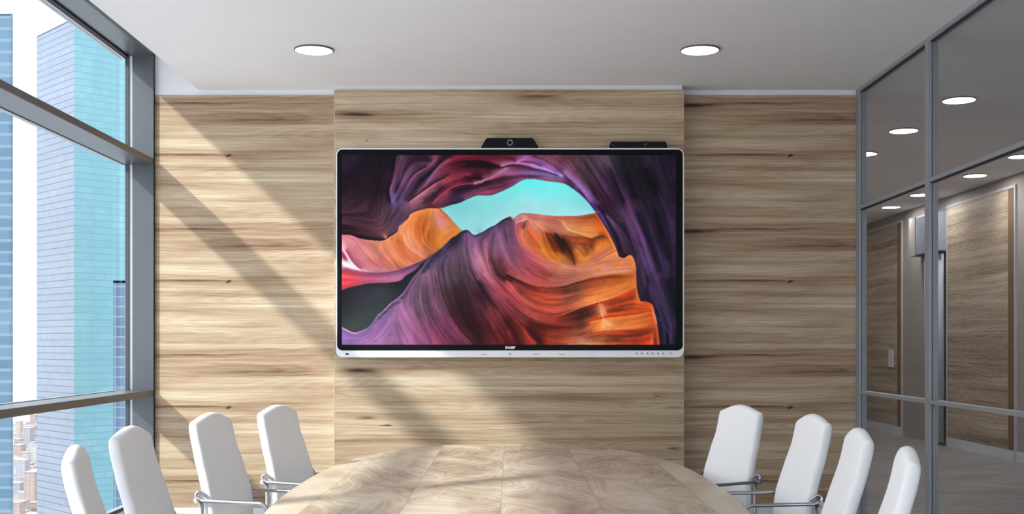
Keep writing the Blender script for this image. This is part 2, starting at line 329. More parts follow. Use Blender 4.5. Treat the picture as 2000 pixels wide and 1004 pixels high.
# ================================================================ CEILING LAMPS
def lamp():
    t = empty('ceiling_lamp')
    bm = bmesh.new(); n = 64
    for (r0, r1, z0, z1) in ((.1365, .1435, -.0125, 0),):
        vs_ = [[bm.verts.new((r * math.cos(2 * math.pi * k / n), r * math.sin(2 * math.pi * k / n), z)) for k in range(n)] for r, z in ((r1, 0), (r1, -.0115), (r1 - .0015, -.0125), (r0, -.0125), (r0, 0))]
        for A, B in zip(vs_, vs_[1:] + vs_[:1]):
            for k in range(n): bm.faces.new((A[k], A[(k + 1) % n], B[(k + 1) % n], B[k]))
    obj('ring', bm, M_ring, t, angle=40)
    bm = bmesh.new(); cyl(bm, (0, 0, 0), (0, 0, -.0105), .1365, n); obj('diffuser', bm, M_lamp, t, angle=40)
    return t
lamps = [(-1.447, 8.48, 'round flush ceiling lamp above the left part of the table, left of the display', 'lamps in the room ceiling'),
         (1.395, 8.48, 'round flush ceiling lamp above the right part of the table, beside the glass partition', 'lamps in the room ceiling'),
         (3.98, 10.22, 'largest and highest round lamp seen through the right glass bay', 'lamps in the corridor ceiling'),
         (3.99, 11.69, 'round corridor lamp seen through the upper narrow pane beside the wooden wall', 'lamps in the corridor ceiling'),
         (4.03, 13.12, 'round corridor lamp half hidden by the partition post at the wooden wall', 'lamps in the corridor ceiling'),
         (5.89, 13.28, 'round corridor lamp cut by the right edge of the photo', 'lamps in the corridor ceiling'),
         (5.97, 14.80, 'round corridor lamp just above the nearer wooden corridor door', 'lamps in the corridor ceiling'),
         (5.95, 16.72, 'round corridor lamp touching the middle partition post on its left', 'lamps in the corridor ceiling'),
         (4.03, 14.6, 'added round corridor lamp, unseen behind the wooden wall, nearest of three', 'lamps in the corridor ceiling'),  # this and the next two: unseen lamps added to brighten the far corridor
         (4.03, 17.6, 'added round corridor lamp, unseen behind the wooden wall, farther along', 'lamps in the corridor ceiling'),
         (4.9, 20.2, 'added round corridor lamp, unseen behind the wooden wall at the corridor end', 'lamps in the corridor ceiling'),
         (6.02, 18.22, 'smallest round corridor lamp, just above the far door with the handle', 'lamps in the corridor ceiling')]
def copy_tree(o, parent=None):
    c = o.copy(); C.objects.link(c)
    if parent: c.parent = parent
    for ch in list(o.children): copy_tree(ch, c)
    return c
L0 = lamp()
bright = [c for c in L0.children if c.name.startswith('diffuser')][0].data.copy(); bright.materials[0] = M_lamp2
for i, (x, y, lab, grp) in enumerate(lamps):
    o = L0 if i == 0 else copy_tree(L0)
    if i >= 2:
        q = [c for c in o.children if c.name.startswith('diffuser')][0]; q.data = bright
    o.location = (x, y, ZC); tag(o, lab, 'ceiling lamp', grp)

# ================================================================ DISPLAY ON THE CENTRE PANEL
DT = 9.55; s = DT / F
def tx(px): return (px - VPX) * s
def tz(py): return EYE + (HOR - py) * s
tv = empty('wall_display', (tx(996), DT, tz(698))); tag(tv, 'large wall-mounted touch display with slim white frame, showing an orange and purple canyon', 'display')
def tp(n, bm, mat, parent=None, **k):
    o = obj(n, bm, mat, None, **k); o.parent = parent or tv; o.matrix_parent_inverse = Matrix.Translation(-tv.location); return o
bm = bmesh.new(); prism_y(bm, rrect(tx(656), tx(1336), tz(698), tz(289.5), .055), DT, DT + .075)
bmesh.ops.bevel(bm, geom=[e for e in bm.edges if all(abs(v.co.y - DT) < 1e-5 for v in e.verts)], offset=.006, segments=3, affect='EDGES')
tp('housing', bm, M_tvwhite, angle=35)
tp('wall_bracket', boxes((-.5, .5, DT + .075, 9.65, 1.9, 2.7)), M_black)
bm = bmesh.new(); prism_y(bm, rrect(tx(658.5), tx(1333.5), tz(684.5), tz(292), .045), DT - .003, DT + .004)
tp('bezel', bm, M_bezel, angle=35)
# ---------------------------------------------------------------- the picture on the display (a canyon), computed as colours
def paint_canyon(W=652, H=370):
    ORG = {'A': (660, 296, 9.09), 'B': (880, 296, 9.09), 'C': (1100, 296, 8.696), 'D': (660, 390, 6.695), 'E': (880, 400, 6.695),
           'F': (1100, 400, 6.69), 'G': (660, 530, 6.06), 'H': (990, 530, 5.88), 'P': (0, 0, 1.0)}
    def pts(tag, s):
        ox, oy, k = ORG[tag]
        return np.array([[ox + float(a.split(',')[0]) / k - 668, oy + float(a.split(',')[1]) / k - 303] for a in s.split()])
    def cols(s):
        return np.array([[int(h[i:i + 2], 16) / 255 for i in (0, 2, 4)] for h in s.split()])
    num = np.zeros((H, W, 3)); den = np.zeros((H, W))
    dq = np.zeros((H, W, 2)); dd = np.zeros((H, W))
    SU = [None]
    def smooth(p, n=None):
        if len(p) < 3:
            t = np.linspace(0, 1, 200)[:, None]; SU[0] = t[:, 0]; return p[0] * (1 - t) + p[-1] * t
        q = np.vstack([2 * p[0] - p[1], p, 2 * p[-1] - p[-2]]); out = []; us = []; m = len(p) - 1
        for i in range(len(p) - 1):
            a, b, c, d = q[i:i + 4]; L = max(4, int(np.hypot(*(c - b)) * 2))
            t = (np.arange(L) / L)[:, None]; us.append((i + t[:, 0]) / m)
            out.append(.5 * ((2 * b) + (c - a) * t + (2 * a - 5 * b + 4 * c - d) * t ** 2 + (3 * b - a - 3 * c + d) * t ** 3))
        out.append(p[-1:]); us.append(np.ones(1)); SU[0] = np.concatenate(us); return np.vstack(out)
    hard = np.zeros((H, W), bool)
    def put(xy, c, w=1.0, hd=True):
        x = np.round(xy[:, 0]).astype(int); y = np.round(xy[:, 1]).astype(int)
        ok = (x >= 0) & (x < W) & (y >= 0) & (y < H)
        np.add.at(num, (y[ok], x[ok]), c[ok] * w); np.add.at(den, (y[ok], x[ok]), w)
        if hd: hard[y[ok], x[ok]] = True
    def ramp(cs, n):
        if len(cs) == 1: return np.repeat(cs, n, 0)
        t = (SU[0] if len(SU[0]) == n else np.linspace(0, 1, n)) * (len(cs) - 1); i = np.minimum(t.astype(int), len(cs) - 2); f = (t - i)[:, None]
        return cs[i] * (1 - f) + cs[i + 1] * f
    later = []
    def curve(tag, s, L=None, R=None, C=None, off=1.1, d=1):
        p = smooth(pts(tag, s)); t = np.gradient(p, axis=0); t /= np.maximum(1e-6, np.hypot(t[:, 0], t[:, 1]))[:, None]
        nrm = np.stack([t[:, 1], -t[:, 0]], 1); n = len(p)
        if L: put(p + nrm * off, ramp(cols(L), n))
        if R: put(p - nrm * off, ramp(cols(R), n))
        if C: put(p, ramp(cols(C), n), 1.0)
        if d:
            x = np.clip(np.round(p[:, 0]).astype(int), 0, W - 1); y = np.clip(np.round(p[:, 1]).astype(int), 0, H - 1)
            c2 = t[:, 0] ** 2 - t[:, 1] ** 2; s2 = 2 * t[:, 0] * t[:, 1]
            np.add.at(dq, (y, x), np.stack([c2, s2], 1)); np.add.at(dd, (y, x), 1.0)
        return p
    def dots(tag, s):
        for a in s.split():
            xy, c = a.split(':'); p = pts(tag, xy)
            for ox in (-1, 0, 1):
                for oy in (-1, 0, 1): put(p + [ox, oy], cols(c), .5, False)
    def ink(tag, s, c, w, a): later.append((smooth(pts(tag, s)), cols(c), w, a))
    #@DATA
    ARCH = '660,458.6 668.5,458.6 686,459.7 703.5,466 727.6,469.5 747,470 762.7,462 776,453 780,442 796.7,427 801,419 813,412.6 837,407 860,407 862,406.7 881,400.5 898.5,396 922.6,385 936,382 957.7,382 977.4,375 1000,364.4 1022,352 1041.6,350 1072,354.5 1096.4,357.8 1109.6,363 1131.5,378.6 1149,396 1162.5,413.5 1164,415.5 1175,433 1188.4,455 1201.6,481.6 1208,499 1210,501.5 1219,503.7 1231,497.5 1239,508.5 1242,524 1243,556.7 1246.5,576 1251,588 1263,589.6 1274,596 1279,613.7 1283.7,637.8 1288,676'
    arch = curve('P', ARCH,
        L='301424 301424 301424 2c1224 2a1222 2c1426 38203e 4a3050 4a3458 4a2c48 5a3450 5a3048 60263c 6a2840 6a2840 3c1c48 402050 602c50 803a5a 7a3456 6a2c4e 6a2e56 7a4878 6a3a68 8a4454 904a50 583070 583070 3c2458 3a2860 3a2860 3a2860 3a2858 3a2850 3a2850 2e2038 2a1c24 4a2038 503058 402a48 2e2038 2c1f36 281a2c 2c1c30 2e2036 2a1c30 2a1c32 2a1c32',
        R='d07080 d07080 d47884 d88088 d88478 dc8868 e08858 e08a58 e28a5c e88c54 e88c48 e88c44 ec9040 e8904c 78d0d0 78d0d0 74d4d4 7adada 80dcde 7edede 7ce2e2 70ece8 62eeea 60f0ec 74f0ee 6ef0f0 72ecec 7ae0e0 80dade 80dade c85020 cc5c20 d06024 d87838 e08c40 c07060 c87460 d87a40 e08048 e07838 e07c40 d87038 c86028 b84418 c85020 d86428 d0501c c8441c')
    curve('P', '861,408 870,416 880,426 892,440 903,450', L='88dce0 8cdce0', R='d06030 c85c40 d88448 e88c40')
    sky = curve('P', '903,451 913,449 925.5,458.5 940,455 955,445 968,439 980,430 996,423 1001,427.5 1013,419 1022,416 1039.5,417 1072,421 1095,422 1122.7,422 1145,419 1163,416',
        L='98dce4 9cdfe4 a0e0e8 a0e4e8 9ee4e8 9ee6ea a0e8ec a0eaee 98e4e8', R='2e2848 342c50 584068 403058 443058 4a3460 403058 583c58 b06070 b86060 c86c60 c87060 b85c50 b05040 a84028 983c28')
    curve('P', '903,451 892,459 881,466 862,485 843.8,499 835,504 805,518 778,527 745,532.6 712,530.4 684,525 664,515',
        R='f09038 ec8c38 e88c3c e88848 e88048 e87850 e07868 d08078 c87888 d8a8b8 f0d0e0 ffe8f4', L='2e2640 2c2840 343048 504070 5a4478 684a7c 704870 84506c 9c5878 c06080 e88098')
    lk = curve('P', '664,568 668.5,566 684,561 700,557.5 716,554 733,552.5 756,552 781,548 793,538 805,531 815,524 824,514 835,508',
        L='e05050 d84850 c85068 c05878 b86888 a86888 8a5880 6a4a70 5a4468', R='2a2c38 2a2c3a 2c303c 2b2f3a 262a32 262830 242630')
    ridge = curve('P', '835,508 824,524 806.5,543.5 793,565 780,580 762.7,593 747,609 738.6,616 727,632 716,642 700,648.5 692.6,650.5 680,646 664,637.5',
        R='282a32 262a32 282c34 2c343c 343e44 3a464a 3c484c 3e484c 424c4c 444e4e 424a4c 3c444a', C='8a68a0 8a60a0 8a6098 9868a8 b878b8 c888c0 c088b0 a87898 907890 b898b8 e0b8e4 f0c8f0 f8d8f8',
        L='62506a 625064 745472 80587c 8a6090 8a6498 8a68a8 8a66a8 906cb0 a070b8 9870b0 9068b0 a078c0', off=1.6)
    # upper left folds
    curve('A', '1055,75 1025,150 1005,280 985,420 965,540 925,650 915,750 935,840 945,905', L='6a3f5c 643858 643654 6e3e5e 84507a 80507c 68467a 7a5a92', R='1a1020 180e1e 1e0f20 38203a 2a1628 1a1020 1c1222 2a1a34')
    curve('A', '90,230 200,140 330,70', C='30203a')
    dots('A', '300,300:130e1c 600,450:221322 180,720:2a172c 450,720:2a1626 750,650:170f1f 650,780:2f1428 850,420:341626 500,150:130d1c 850,250:1e0f1e 120,400:150f1e 1200,160:582e4c 1400,110:401f38 1080,250:643656')
    curve('A', '1300,110 1180,300 1130,480 1050,620 1040,740', C='482640 56304c 4a2a48 2a1c38 221a34')
    curve('A', '1640,180 1400,240 1270,340 1170,500 1090,650 1040,760 980,905', C='6a3450 5a3450 6e4060 7c4a70 6a406a 6a4a80 7a5a9a')
    curve('A', '1650,160 1350,180 1200,320 1120,520 1050,700', C='2a1428 341c32 351c38 3a2344 281c3a')
    curve('A', '1580,260 1380,380 1270,480 1180,640 1100,780 1040,880', C='321a2e 341e36 45284a 4a2c50 40284c 3a2a50')
    curve('A', '1740,90 1680,190 1560,290 1400,380 1300,500 1230,640 1180,750 1120,900', C='7a3a58 8a3f60 78405e 7a4668 85507a 85507c 75507e 7a5a90')
    curve('A', '1990,90 1860,160 1760,270 1600,430 1480,520 1400,630 1300,730 1200,860', C='2a1828 241626 2a1a2c 1c1224 1c1226 2c1c34 3a2444 3a2848')
    curve('A', '1995,130 1830,230 1720,340 1640,460 1560,580 1480,650 1380,770', C='8a3040 8a4262 84486e 88507a 8a4f72 7a4262 5c3452')
    curve('A', '1990,430 1860,500 1720,570 1600,650 1480,740 1360,830 1270,900', C='a04050 a85060 b0607a b56a78 d08a90 c07a88 b87a90', R='501828 40121f 381020 481a2c 50243a')
    dots('A', '1700,780:1a0d17 1560,860:200f1e 1820,640:2a0d18 1950,350:7a1e34 1920,560:98303f 1780,420:7a3a58')
    curve('A', '2000,640 1880,720 1760,820 1680,905', C='a8303c a03848 9a3c50 a04a60', R='5a1830 401838 381a40')
    # top centre folds
    curve('B', '0,140 200,90 450,75', C='7a1830 8a1c30 7c182c')
    curve('B', '0,230 150,160 350,150 600,160 850,240 900,265', C='8a2238 8a1e32 80182c 7e1a30 8a2c44 b05878', R='5a1228 3a1022 280c1c 300e1c 3c1020')
    curve('B', '300,225 500,235 700,275 830,280', C='1e0b1a 180b1a 200c1a 2c101e')
    curve('B', '0,330 300,320 600,350', C='681628 48102a 58122a'); curve('B', '0,440 120,410 300,410 350,420', C='982838 90283a 9a2c3e 90283c')
    curve('B', '250,455 500,490 560,480', C='380e20'); curve('B', '0,660 120,610 260,580 400,575', C='b03840 a83444 983848 a84050', L='801c30 841e32 7c1e30 6a1a2e', R='40142c 321434 301634 381632')
    curve('B', '900,265 1050,220 1200,205 1400,230 1600,290 1800,370 2000,430', C='c080a0 b870a8 c078b8 b078b0 a080b8 a888c0 9a80b8')
    curve('B', '850,290 1100,240 1300,260 1500,320 1700,350 1900,410', C='3a1428 3a1830 4a2040 3c2040 402848 3a2448')
    curve('B', '1180,180 1300,140 1450,150 1600,210 1750,310 1900,380', C='a860a0 b868a8 9a5898 8a5090 a068b0 8058a0')
    curve('B', '1250,190 1450,195 1600,260', C='5a2448 602c54 5c3058')
    curve('B', '1480,75 1650,140 1800,220 1900,310 2000,390', C='3a1828 2a1420 2a1420 2a1626 301a30', L='703a54 84445c 8a4a64 644058 5a3c50', R='6a2c50 7a4070 7a4478 6a3c6c 60407a')
    curve('B', '350,580 450,560 580,520 700,480 850,380 1000,290', C='b04858 c06878 c87880 b8688a b07090 a06890')
    curve('B', '1000,420 1200,390 1400,380 1600,390 1800,430 1980,520', C='94506e 9a5888 9a68a8 8a70b0 7a70b0 705a98')
    curve('B', '600,530 850,500 1000,460 1200,450 1450,450 1600,450', C='3a1428 401830 481c34 5a2848 48243e 604070')
    curve('B', '150,700 400,630 600,570 700,570', C='2c1430 26143a 2c1430 401a30')
    curve('B', '250,860 400,760 600,680 800,640', C='a85a80 8a4060 8a3a58 7a3250')
    curve('B', '700,80 900,110 1150,160', C='641428 601428 5c1c34'); dots('B', '850,640:7a3450 700,720:84385a 90,800:301a4a 700,400:501228 1100,300:84486a 1250,110:742850 100,740:34143a')
    dots('B', '1100,750:7adede 1500,620:6cf0ec 1300,850:a0ecf2 400,880:70d0d0 1750,800:88eef0 1900,620:70f0ee')
    dots('P', '950,410:88dce0 1000,400:94e4e8 1050,380:7ceeee 1050,400:a4ecf2 1100,400:98e8ee 920,430:96dce2 1120,395:84e0e4 1080,370:70f0f0')
    # right arch
    curve('C', '0,100 120,220 250,400 400,600 520,800 570,870', C='6a3040 7a3f58 70405c 704a72 6a3a78 683a7a')
    curve('C', '330,110 430,260 560,460 700,680 830,870', C='40303c 351c30 351a34 2c122a 2c142c', L='544450 54404e 4c324a 482648 4a2040', R='48323e 44303e 40263c 3e1c36 441a32')
    curve('C', '200,330 330,400 420,520 500,680 600,830', C='4a3040 403040 30262e 2a1c2c 2a1c2e'); curve('C', '250,200 400,400 500,560 650,780', C='5c3a48 4c3440 42283c 401a34')
    curve('C', '0,350 150,480 280,590 400,710 520,830', C='a87ab0 9a70a8 a078b8 9a70b0 8a58a0'); curve('C', '0,385 120,490 200,570', C='4a2450 482450 5a3068')
    curve('C', '300,650 400,780 450,860', C='8858a0 9a68b0 8050a0'); curve('C', '260,640 350,740 420,850', C='4a2858 40204e 3c2050')
    curve('C', '730,80 830,250 900,400 980,600 1060,750 1110,870', C='4a3a4a 443448 422444 44244a 4c2850 562c50')
    curve('C', '800,290 880,480 960,680 1030,860', C='2a2030 1e1832 1c1430 20142c'); curve('C', '1000,200 1080,400 1150,600 1200,800', C='20202c 151420 110e1a 120c18')
    curve('C', '1120,100 1230,380 1310,600 1380,870', C='2a222e 221a24 261c2a 2c1c30'); curve('C', '1400,300 1500,500 1600,650', C='14101c 12101c 0e0e18')
    curve('C', '1480,90 1580,350 1650,550 1700,750 1760,870', C='2a1c3c 301c38 301a34 30203a 32203a')
    dots('C', '1900,200:1b142c 1900,600:151422 1850,800:161422 900,100:2c2c34 600,100:4a3a48 200,110:503840 1300,150:1c1824 1300,750:1a0c1a 700,550:44284a 750,800:40183c')
    curve('F', '380,10 480,110 570,260 640,400 720,600', C='4a2a68 503070 503068 4a2c50 402844'); curve('F', '470,30 600,250 700,430 740,600', C='2a1838 2c1a38 2a1c30 261a28')
    curve('F', '560,140 640,230 740,350 830,500 900,620 980,760 1050,960', C='6a4478 7a5288 6a4478 5c3868 543060 503058 402848')
    curve('F', '520,30 680,220 800,350 900,540 950,680', C='261a2c 281c2c 261c2c 241a30 2a1c38'); curve('F', '680,30 800,220 870,400 950,600 1020,780 1080,980', C='4a2846 5a3460 5a3868 50305e 48305a 3c2848')
    curve('F', '780,240 850,370 910,560', C='241a30'); curve('F', '850,30 950,220 1060,480 1150,740 1250,980', C='5a3058 5e3a68 5c3870 5a3a6c 4a305a')
    curve('F', '960,100 1080,370 1180,640 1260,860', C='1e1630 1c1430 1c142e 181430'); curve('F', '1090,60 1180,380 1280,700 1340,980', C='302036 3a2446 42285a 38244c')
    curve('F', '1200,100 1280,400 1350,700', C='14101e 120f1e 181428'); curve('F', '1330,30 1400,300 1440,600 1470,980', C='301c3c 38224a 342048 2c1c40')
    dots('F', '800,640:701c20 780,660:641818 1000,500:4a2e58')
    curve('H', '1560,20 1640,230 1720,400 1800,640 1820,830', C='50305c 402a50 34284c 302448 302444'); curve('H', '1700,60 1790,300 1880,560 1900,800', C='4a2f5a 402c54 382850 2a2044')
    curve('H', '1600,60 1640,300 1740,500 1780,760', C='20182e'); curve('H', '1840,100 1900,300 1930,500', C='1a1628'); dots('H', '1580,300:2c1a30 1600,330:281828 1850,800:1a1628 1790,100:1e1830')
    # left basin
    curve('D', '120,560 180,700 300,830 420,940', C='d88890 d88090 c87088 d890a0'); curve('D', '60,620 130,740 220,860 290,930', C='d8a0b8 f0c8d8 fff0f8 f0d0e0')
    curve('D', '60,790 160,855 250,915', C='ffe8f0 ffffff f8e8f0'); curve('D', '60,700 110,790', C='b03060'); curve('D', '110,660 200,830 300,900', C='a03858 b05070 c04060')
    curve('D', '60,870 200,900', C='ffe0f0 f0c0d8'); dots('D', '350,700:d88088 500,700:e09080 250,560:d07880 450,850:c0605c 400,800:cc6c64 950,450:f09a60 1000,250:e88848 1250,500:dc7c30 1300,400:d87a38 1330,560:ec8c34 1430,500:f09038 650,740:e89080 90,960:e04c50 200,970:d84c58')
    curve('D', '560,560 600,680 720,820 790,910', C='e89068 e88a70 e88060 d06a58'); curve('D', '700,480 750,640 850,780 950,860', C='d87848 e08050 e88858 ec8c58'); curve('D', '770,540 830,700 900,800', C='cc6c3c d07040 dc7848')
    curve('D', '845,460 880,570 980,680 1130,770', C='f0a078 f0a080 f09a80 f0906a', R='d07040 d87444 e07c4c e88454'); curve('D', '1080,230 1050,350 1080,480 1120,560', C='cc6428 c86028 d06c34 dc7838')
    curve('D', '1225,130 1215,270 1160,430 1170,540 1290,650', C='d88040 b86830 ac5628 b05c28 c87030'); curve('D', '1240,130 1290,220 1360,330 1420,280', C='d88880 d48880 d88c84 d07868')
    curve('D', '620,480 680,600 760,740 850,850', C='e89468 dc8058 e88c68 e88c60'); curve('D', '300,560 400,700 560,840', C='d07c80 dc8c80 c87070')
    curve('D', '300,950 500,965 700,950 900,890 1100,800 1250,710', C='b05878 984e70 94547c 7c4e7c 6a4a80 564070')
    dots('G', '80,60:e84848 70,150:e44444 200,60:d84858 350,100:c85070 500,60:b06088 700,60:a06890 800,20:704a70 200,120:cc4850 100,300:21232e 400,250:323c44 250,550:3e4a4e 700,170:272a33 850,80:262830 300,650:424c4c 500,350:38444a 120,500:30383e')
    # lilac slope
    dots('G', '80,800:a078c0 200,800:9070b0 320,800:b878b8 350,720:8a6aa8 450,660:b878b8 580,740:80608e 650,820:b070a0 600,560:9a70a8 700,650:8a6088 850,380:7a5070 950,520:604860 900,250:6e5266 1000,450:644a5c 1050,300:6a4a5e 1100,620:7a3858 1100,750:8a4468 1250,780:7a3450 1200,480:6e4458 1200,350:744a5e 1400,750:7c3450 680,500:9a70a4 500,780:a870a8 900,800:a45c90')
    curve('G', '740,350 800,500 900,680 1000,830', C='b878a8 c07aaa b06a98 a05888'); curve('G', '1060,20 1075,200 1100,350', C='8a5a78 6a4860 62465a')
    curve('G', '1190,5 1210,150 1260,340 1350,540 1450,690 1600,850', C='34202a 341e28 2c161e 200e14 240c12 300c14', L='6a4c5c 644454 54303e 4a1e2e 54202a 60202c', R='74506a 70485c 6a3f54 6a3450 783450 702c44', off=1.6)
    curve('G', '1400,200 1480,400 1580,600 1700,760', C='3c2630 381820 30121a 341018'); dots('G', '1300,150:5a4252 1350,450:4a2030 1550,150:5e3a50 1650,400:6a2a44 1800,600:6c2030 1900,700:40101a 1750,820:581822 1900,60:602028 1980,200:a03034 1850,300:903848 1650,180:6e3c54')
    curve('G', '1590,5 1660,130 1720,230 1780,320 1860,420', C='3a202c 3a1c28 3c1a26 48202c 602434'); curve('G', '1710,10 1800,130 1900,250 1990,340', C='c87080 c06070 b85060 a84048', R='7c4860 7c4258 8a3c50 8c3844')
    curve('G', '1800,440 1880,600 1960,760', C='8c3440 84282c 7c2020')
    # centre slope
    curve('E', '0,490 100,430 160,360 230,350', C='2c2640 2e2844 302a4c 3c3458'); dots('E', '50,500:2a2438 130,430:302a48 60,600:584054 100,750:664860 50,900:54404c 150,900:5e4458 280,800:7a4868 400,450:6a4460 380,600:8a5470 480,620:744458 560,450:84567c 500,800:a85a68 900,190:9c5258 1120,420:c4562c 1300,860:c06058 140,600:6a4c64')
    curve('E', '320,400 450,340 560,280', C='443058 3e2e58 3a2e58'); curve('E', '600,270 700,200 780,165', C='443460 3c3058 3a2c50')
    curve('E', '200,380 210,600 270,850 350,1000', C='4a3048 3e2a3a 38222e 301a26', L='7a5078 704c6a 70405c 7a4460', R='6a5070 664c64 5a404e 503444')
    curve('E', '240,370 290,600 350,700', C='7a5078 84567c a0688a'); curve('E', '300,570 350,690 420,830 500,960 560,1004', C='9a6a90 c08098 b87088 b86878 b86070')
    curve('E', '640,370 680,500 740,620 830,760 950,900', C='9a6890 a06c92 945a80 90506a 984850'); curve('E', '560,720 600,850 680,950 800,1000', C='5a2c3c 48202a 40181e 44161a')
    curve('E', '580,290 570,420 520,600 500,760', C='8c5c80 84567a 6a3f56 7a3e4c'); curve('E', '440,560 500,800 550,980', C='9a5a70 a85868 a05058')
    curve('E', '680,300 740,500 850,650', C='5a3a58 6a4060 7a4862'); curve('E', '850,230 860,400 920,530 1050,650 1200,720 1400,780', C='c07090 b86880 b86078 c05f70 c86c64 d07860')
    curve('E', '740,200 820,300 830,430 900,600 1000,740 1150,850 1300,930', C='6a4264 784a68 84486a a05068 b04c5c b04850 a84838')
    curve('E', '780,160 850,230', C='8a5878', L='b06878 c07078'); curve('E', '870,280 900,450 1000,560 1150,650 1270,710', C='a84a48 c0584c c85840 c85838 d06840'); curve('E', '940,310 960,450 1040,560 1180,640', C='d07860 d8805c d07850 c86848')
    curve('E', '970,240 940,310', C='803c40'); curve('E', '820,190 920,130 970,130', C='d08888'); curve('E', '860,240 1000,195', C='d89088', R='a05050')
    curve('E', '970,140 1040,210 1150,340 1190,400 1180,500 1240,620 1330,720 1450,760', C='d89080 d88878 d07860 d06a40 d88038 e08830 e88838 e89048')
    curve('E', '1000,350 1100,480 1180,560', C='c05030 c85a30 b85030'); dots('E', '1100,200:c86c58 1250,230:c06450 1400,170:a85048 1280,600:d87820 1350,650:e07a24 1230,450:d06820 1430,700:e08428 700,800:84343e 850,850:a04048 1100,780:b85060')
    curve('E', '1050,120 1200,135 1400,160', C='b86050 c06858 a85048'); curve('E', '1060,200 1250,260 1400,360 1473,390', C='dc9078 d08068 c87058 b86848')
    curve('E', '1260,370 1320,480 1380,600', C='7a2c1a 80301a 982c10'); curve('E', '1370,380 1420,450 1470,600', C='301810 28140e 401a10')
    # orange canyon on the right
    curve('F', '0,165 200,165 420,115', C='b85848 b45840 a04028'); curve('F', '0,220 60,320 200,370 350,420 450,380', C='d88860 e09870 d89058 e8944c e08c40')
    dots('F', '150,250:d07838 350,220:cc6c2c 500,330:d86c28 180,600:dc8444 200,700:e08030 520,410:9c4420 450,560:e08c30 300,720:e08830 550,560:e08830 620,500:e08028 620,690:c87868 400,780:cc7458 150,870:b06450 60,900:b46a5c 700,780:e07c34 850,760:e07c38 450,860:d87848')
    curve('F', '0,420 130,430 280,430 380,470', C='803018 a85028 984018 802810'); curve('F', '0,450 50,540 110,640 150,780', C='28100c 4a1c10 6a2810 8a3818'); curve('F', '130,490 260,510 290,550', C='a04820')
    curve('F', '380,480 370,560', C='883010'); curve('F', '400,440 480,410 540,415', C='8c3c1c'); curve('F', '690,600 600,640 520,690 440,750', C='a04838', L='e08838', R='c87060')
    curve('F', '0,785 130,805 280,805 450,755 600,720 720,700', C='e09070 dc8870 dc8460 d88468 cc7858 d08050'); curve('F', '400,920 600,890 800,870 950,860', C='d08468 d88c70 d08a70 c87c58')
    curve('H', '0,30 150,100 300,160 450,180 650,170 850,110 1050,65 1250,40 1480,40', L='984848 b05050 b85450 b85848 a86050 b07050 c87048 c86c30 d87038', R='401414 5a1c18 801f1a 982818 6a2c20 7a3420 a84018 a84818 c86024')
    dots('H', '300,100:c05858 500,90:c86458 700,60:9c5a48 150,250:8a2820 350,250:a43020 450,380:c84c2c 550,400:cc5030 700,220:5c3020 800,230:6a3420 650,350:a04c34 950,280:d86c30 1100,270:e07c3c')
    curve('H', '900,330 1050,310 1200,270 1350,200 1480,120', C='e88848 e88a4c e08040 d87838 d87030')
    curve('H', '580,520 700,480 850,420 1000,370 1200,310 1350,250 1490,190', L='c05044 b85040 b86848 e08848 d87838 d87034 d06c30', R='9a2c20 7a2418 5c1c14 942814 a83414 b83c18 a83818')
    dots('H', '850,500:40201a 950,470:4c2018 700,560:8a2c1c 1200,430:b43c18 1350,350:b43814 1450,300:b03814 1400,580:e07c34 1300,630:e07c38 1600,550:d06a28 1500,760:9c1e10 1300,750:a83c20 1600,720:b03418 1690,800:d05020 1000,780:8a4838 1400,825:c04420 1000,830:e0a080 850,670:7a3028 850,600:4a241c 1000,600:b85c30 950,650:a05030 500,720:b83c24 650,760:b44428 20,720:8a2020 450,800:9c2c1c 1600,420:c85020')
    curve('H', '1060,360 1090,430 1110,530 1180,600 1220,620', C='c86c48 e09868 e8a070 e09058'); curve('H', '1100,540 1130,650', C='e89858 f0a868')
    curve('H', '960,575 1150,530 1300,515 1500,490 1640,460', L='a83818 a83818 b04018', R='d87030 e07830 d87030 d06428'); curve('H', '1000,680 1130,660 1300,650 1500,640 1650,600', C='d07038 e89050 e08440 d87434 c05c24')
    curve('H', '900,760 1000,710 1200,695 1400,685 1500,680 1700,640', R='84483c 8c3c28 a03818 902a14 8c2814 a03418'); curve('H', '700,830 900,810 1100,800', C='b86848 d08860 d07840')
    curve('H', '0,110 150,300 300,410 500,480', C='b84c50 b85048 c05040 b84840'); curve('H', '0,300 200,460 400,560 700,600', C='983848 a04040 a03830 8c2c20'); curve('H', '250,590 400,620 600,640 750,640', C='6a1c18 701c14 802818')
    curve('H', '230,640 300,740 400,820', C='4a1214 3c0e10 501414'); curve('H', '0,560 100,740 150,830', C='401014 501418 5a1418'); curve('H', '60,520 170,640 260,760 330,830', C='80202a 9c2c20 a83420 a83420')
    # fine ink: cracks and jagged spots over the finished colours
    for q in ('770,305', '710,370', '660,390', '615,430', '570,475', '540,500', '500,545'):
        x, y = [float(v) for v in q.split(',')]
        ink('G', f'{x-14},{y+8} {x},{y} {x+14},{y-6}', '38484a', 1.7, .85)
    for q in ('1320,690', '1260,740', '1200,820', '1150,900'): 
        x, y = [float(v) for v in q.split(',')]; ink('D', f'{x-30},{y+40} {x},{y} {x+30},{y-20}', '302a3c', 3.0, .8)
    ink('E', '1255,370 1290,450 1345,520 1380,610', '401410', 1.0, .7); ink('E', '1300,380 1370,460 1440,560 1470,640', '30100c', 1.0, .7); ink('E', '1290,440 1340,540', '50180c', .8, .6)
    for k in range(9): ink('H', f'{870+k*34},{110-k*6} {862+k*34},{150-k*6} {845+k*34},{190-k*5}', '7a2a14', .6, .45)
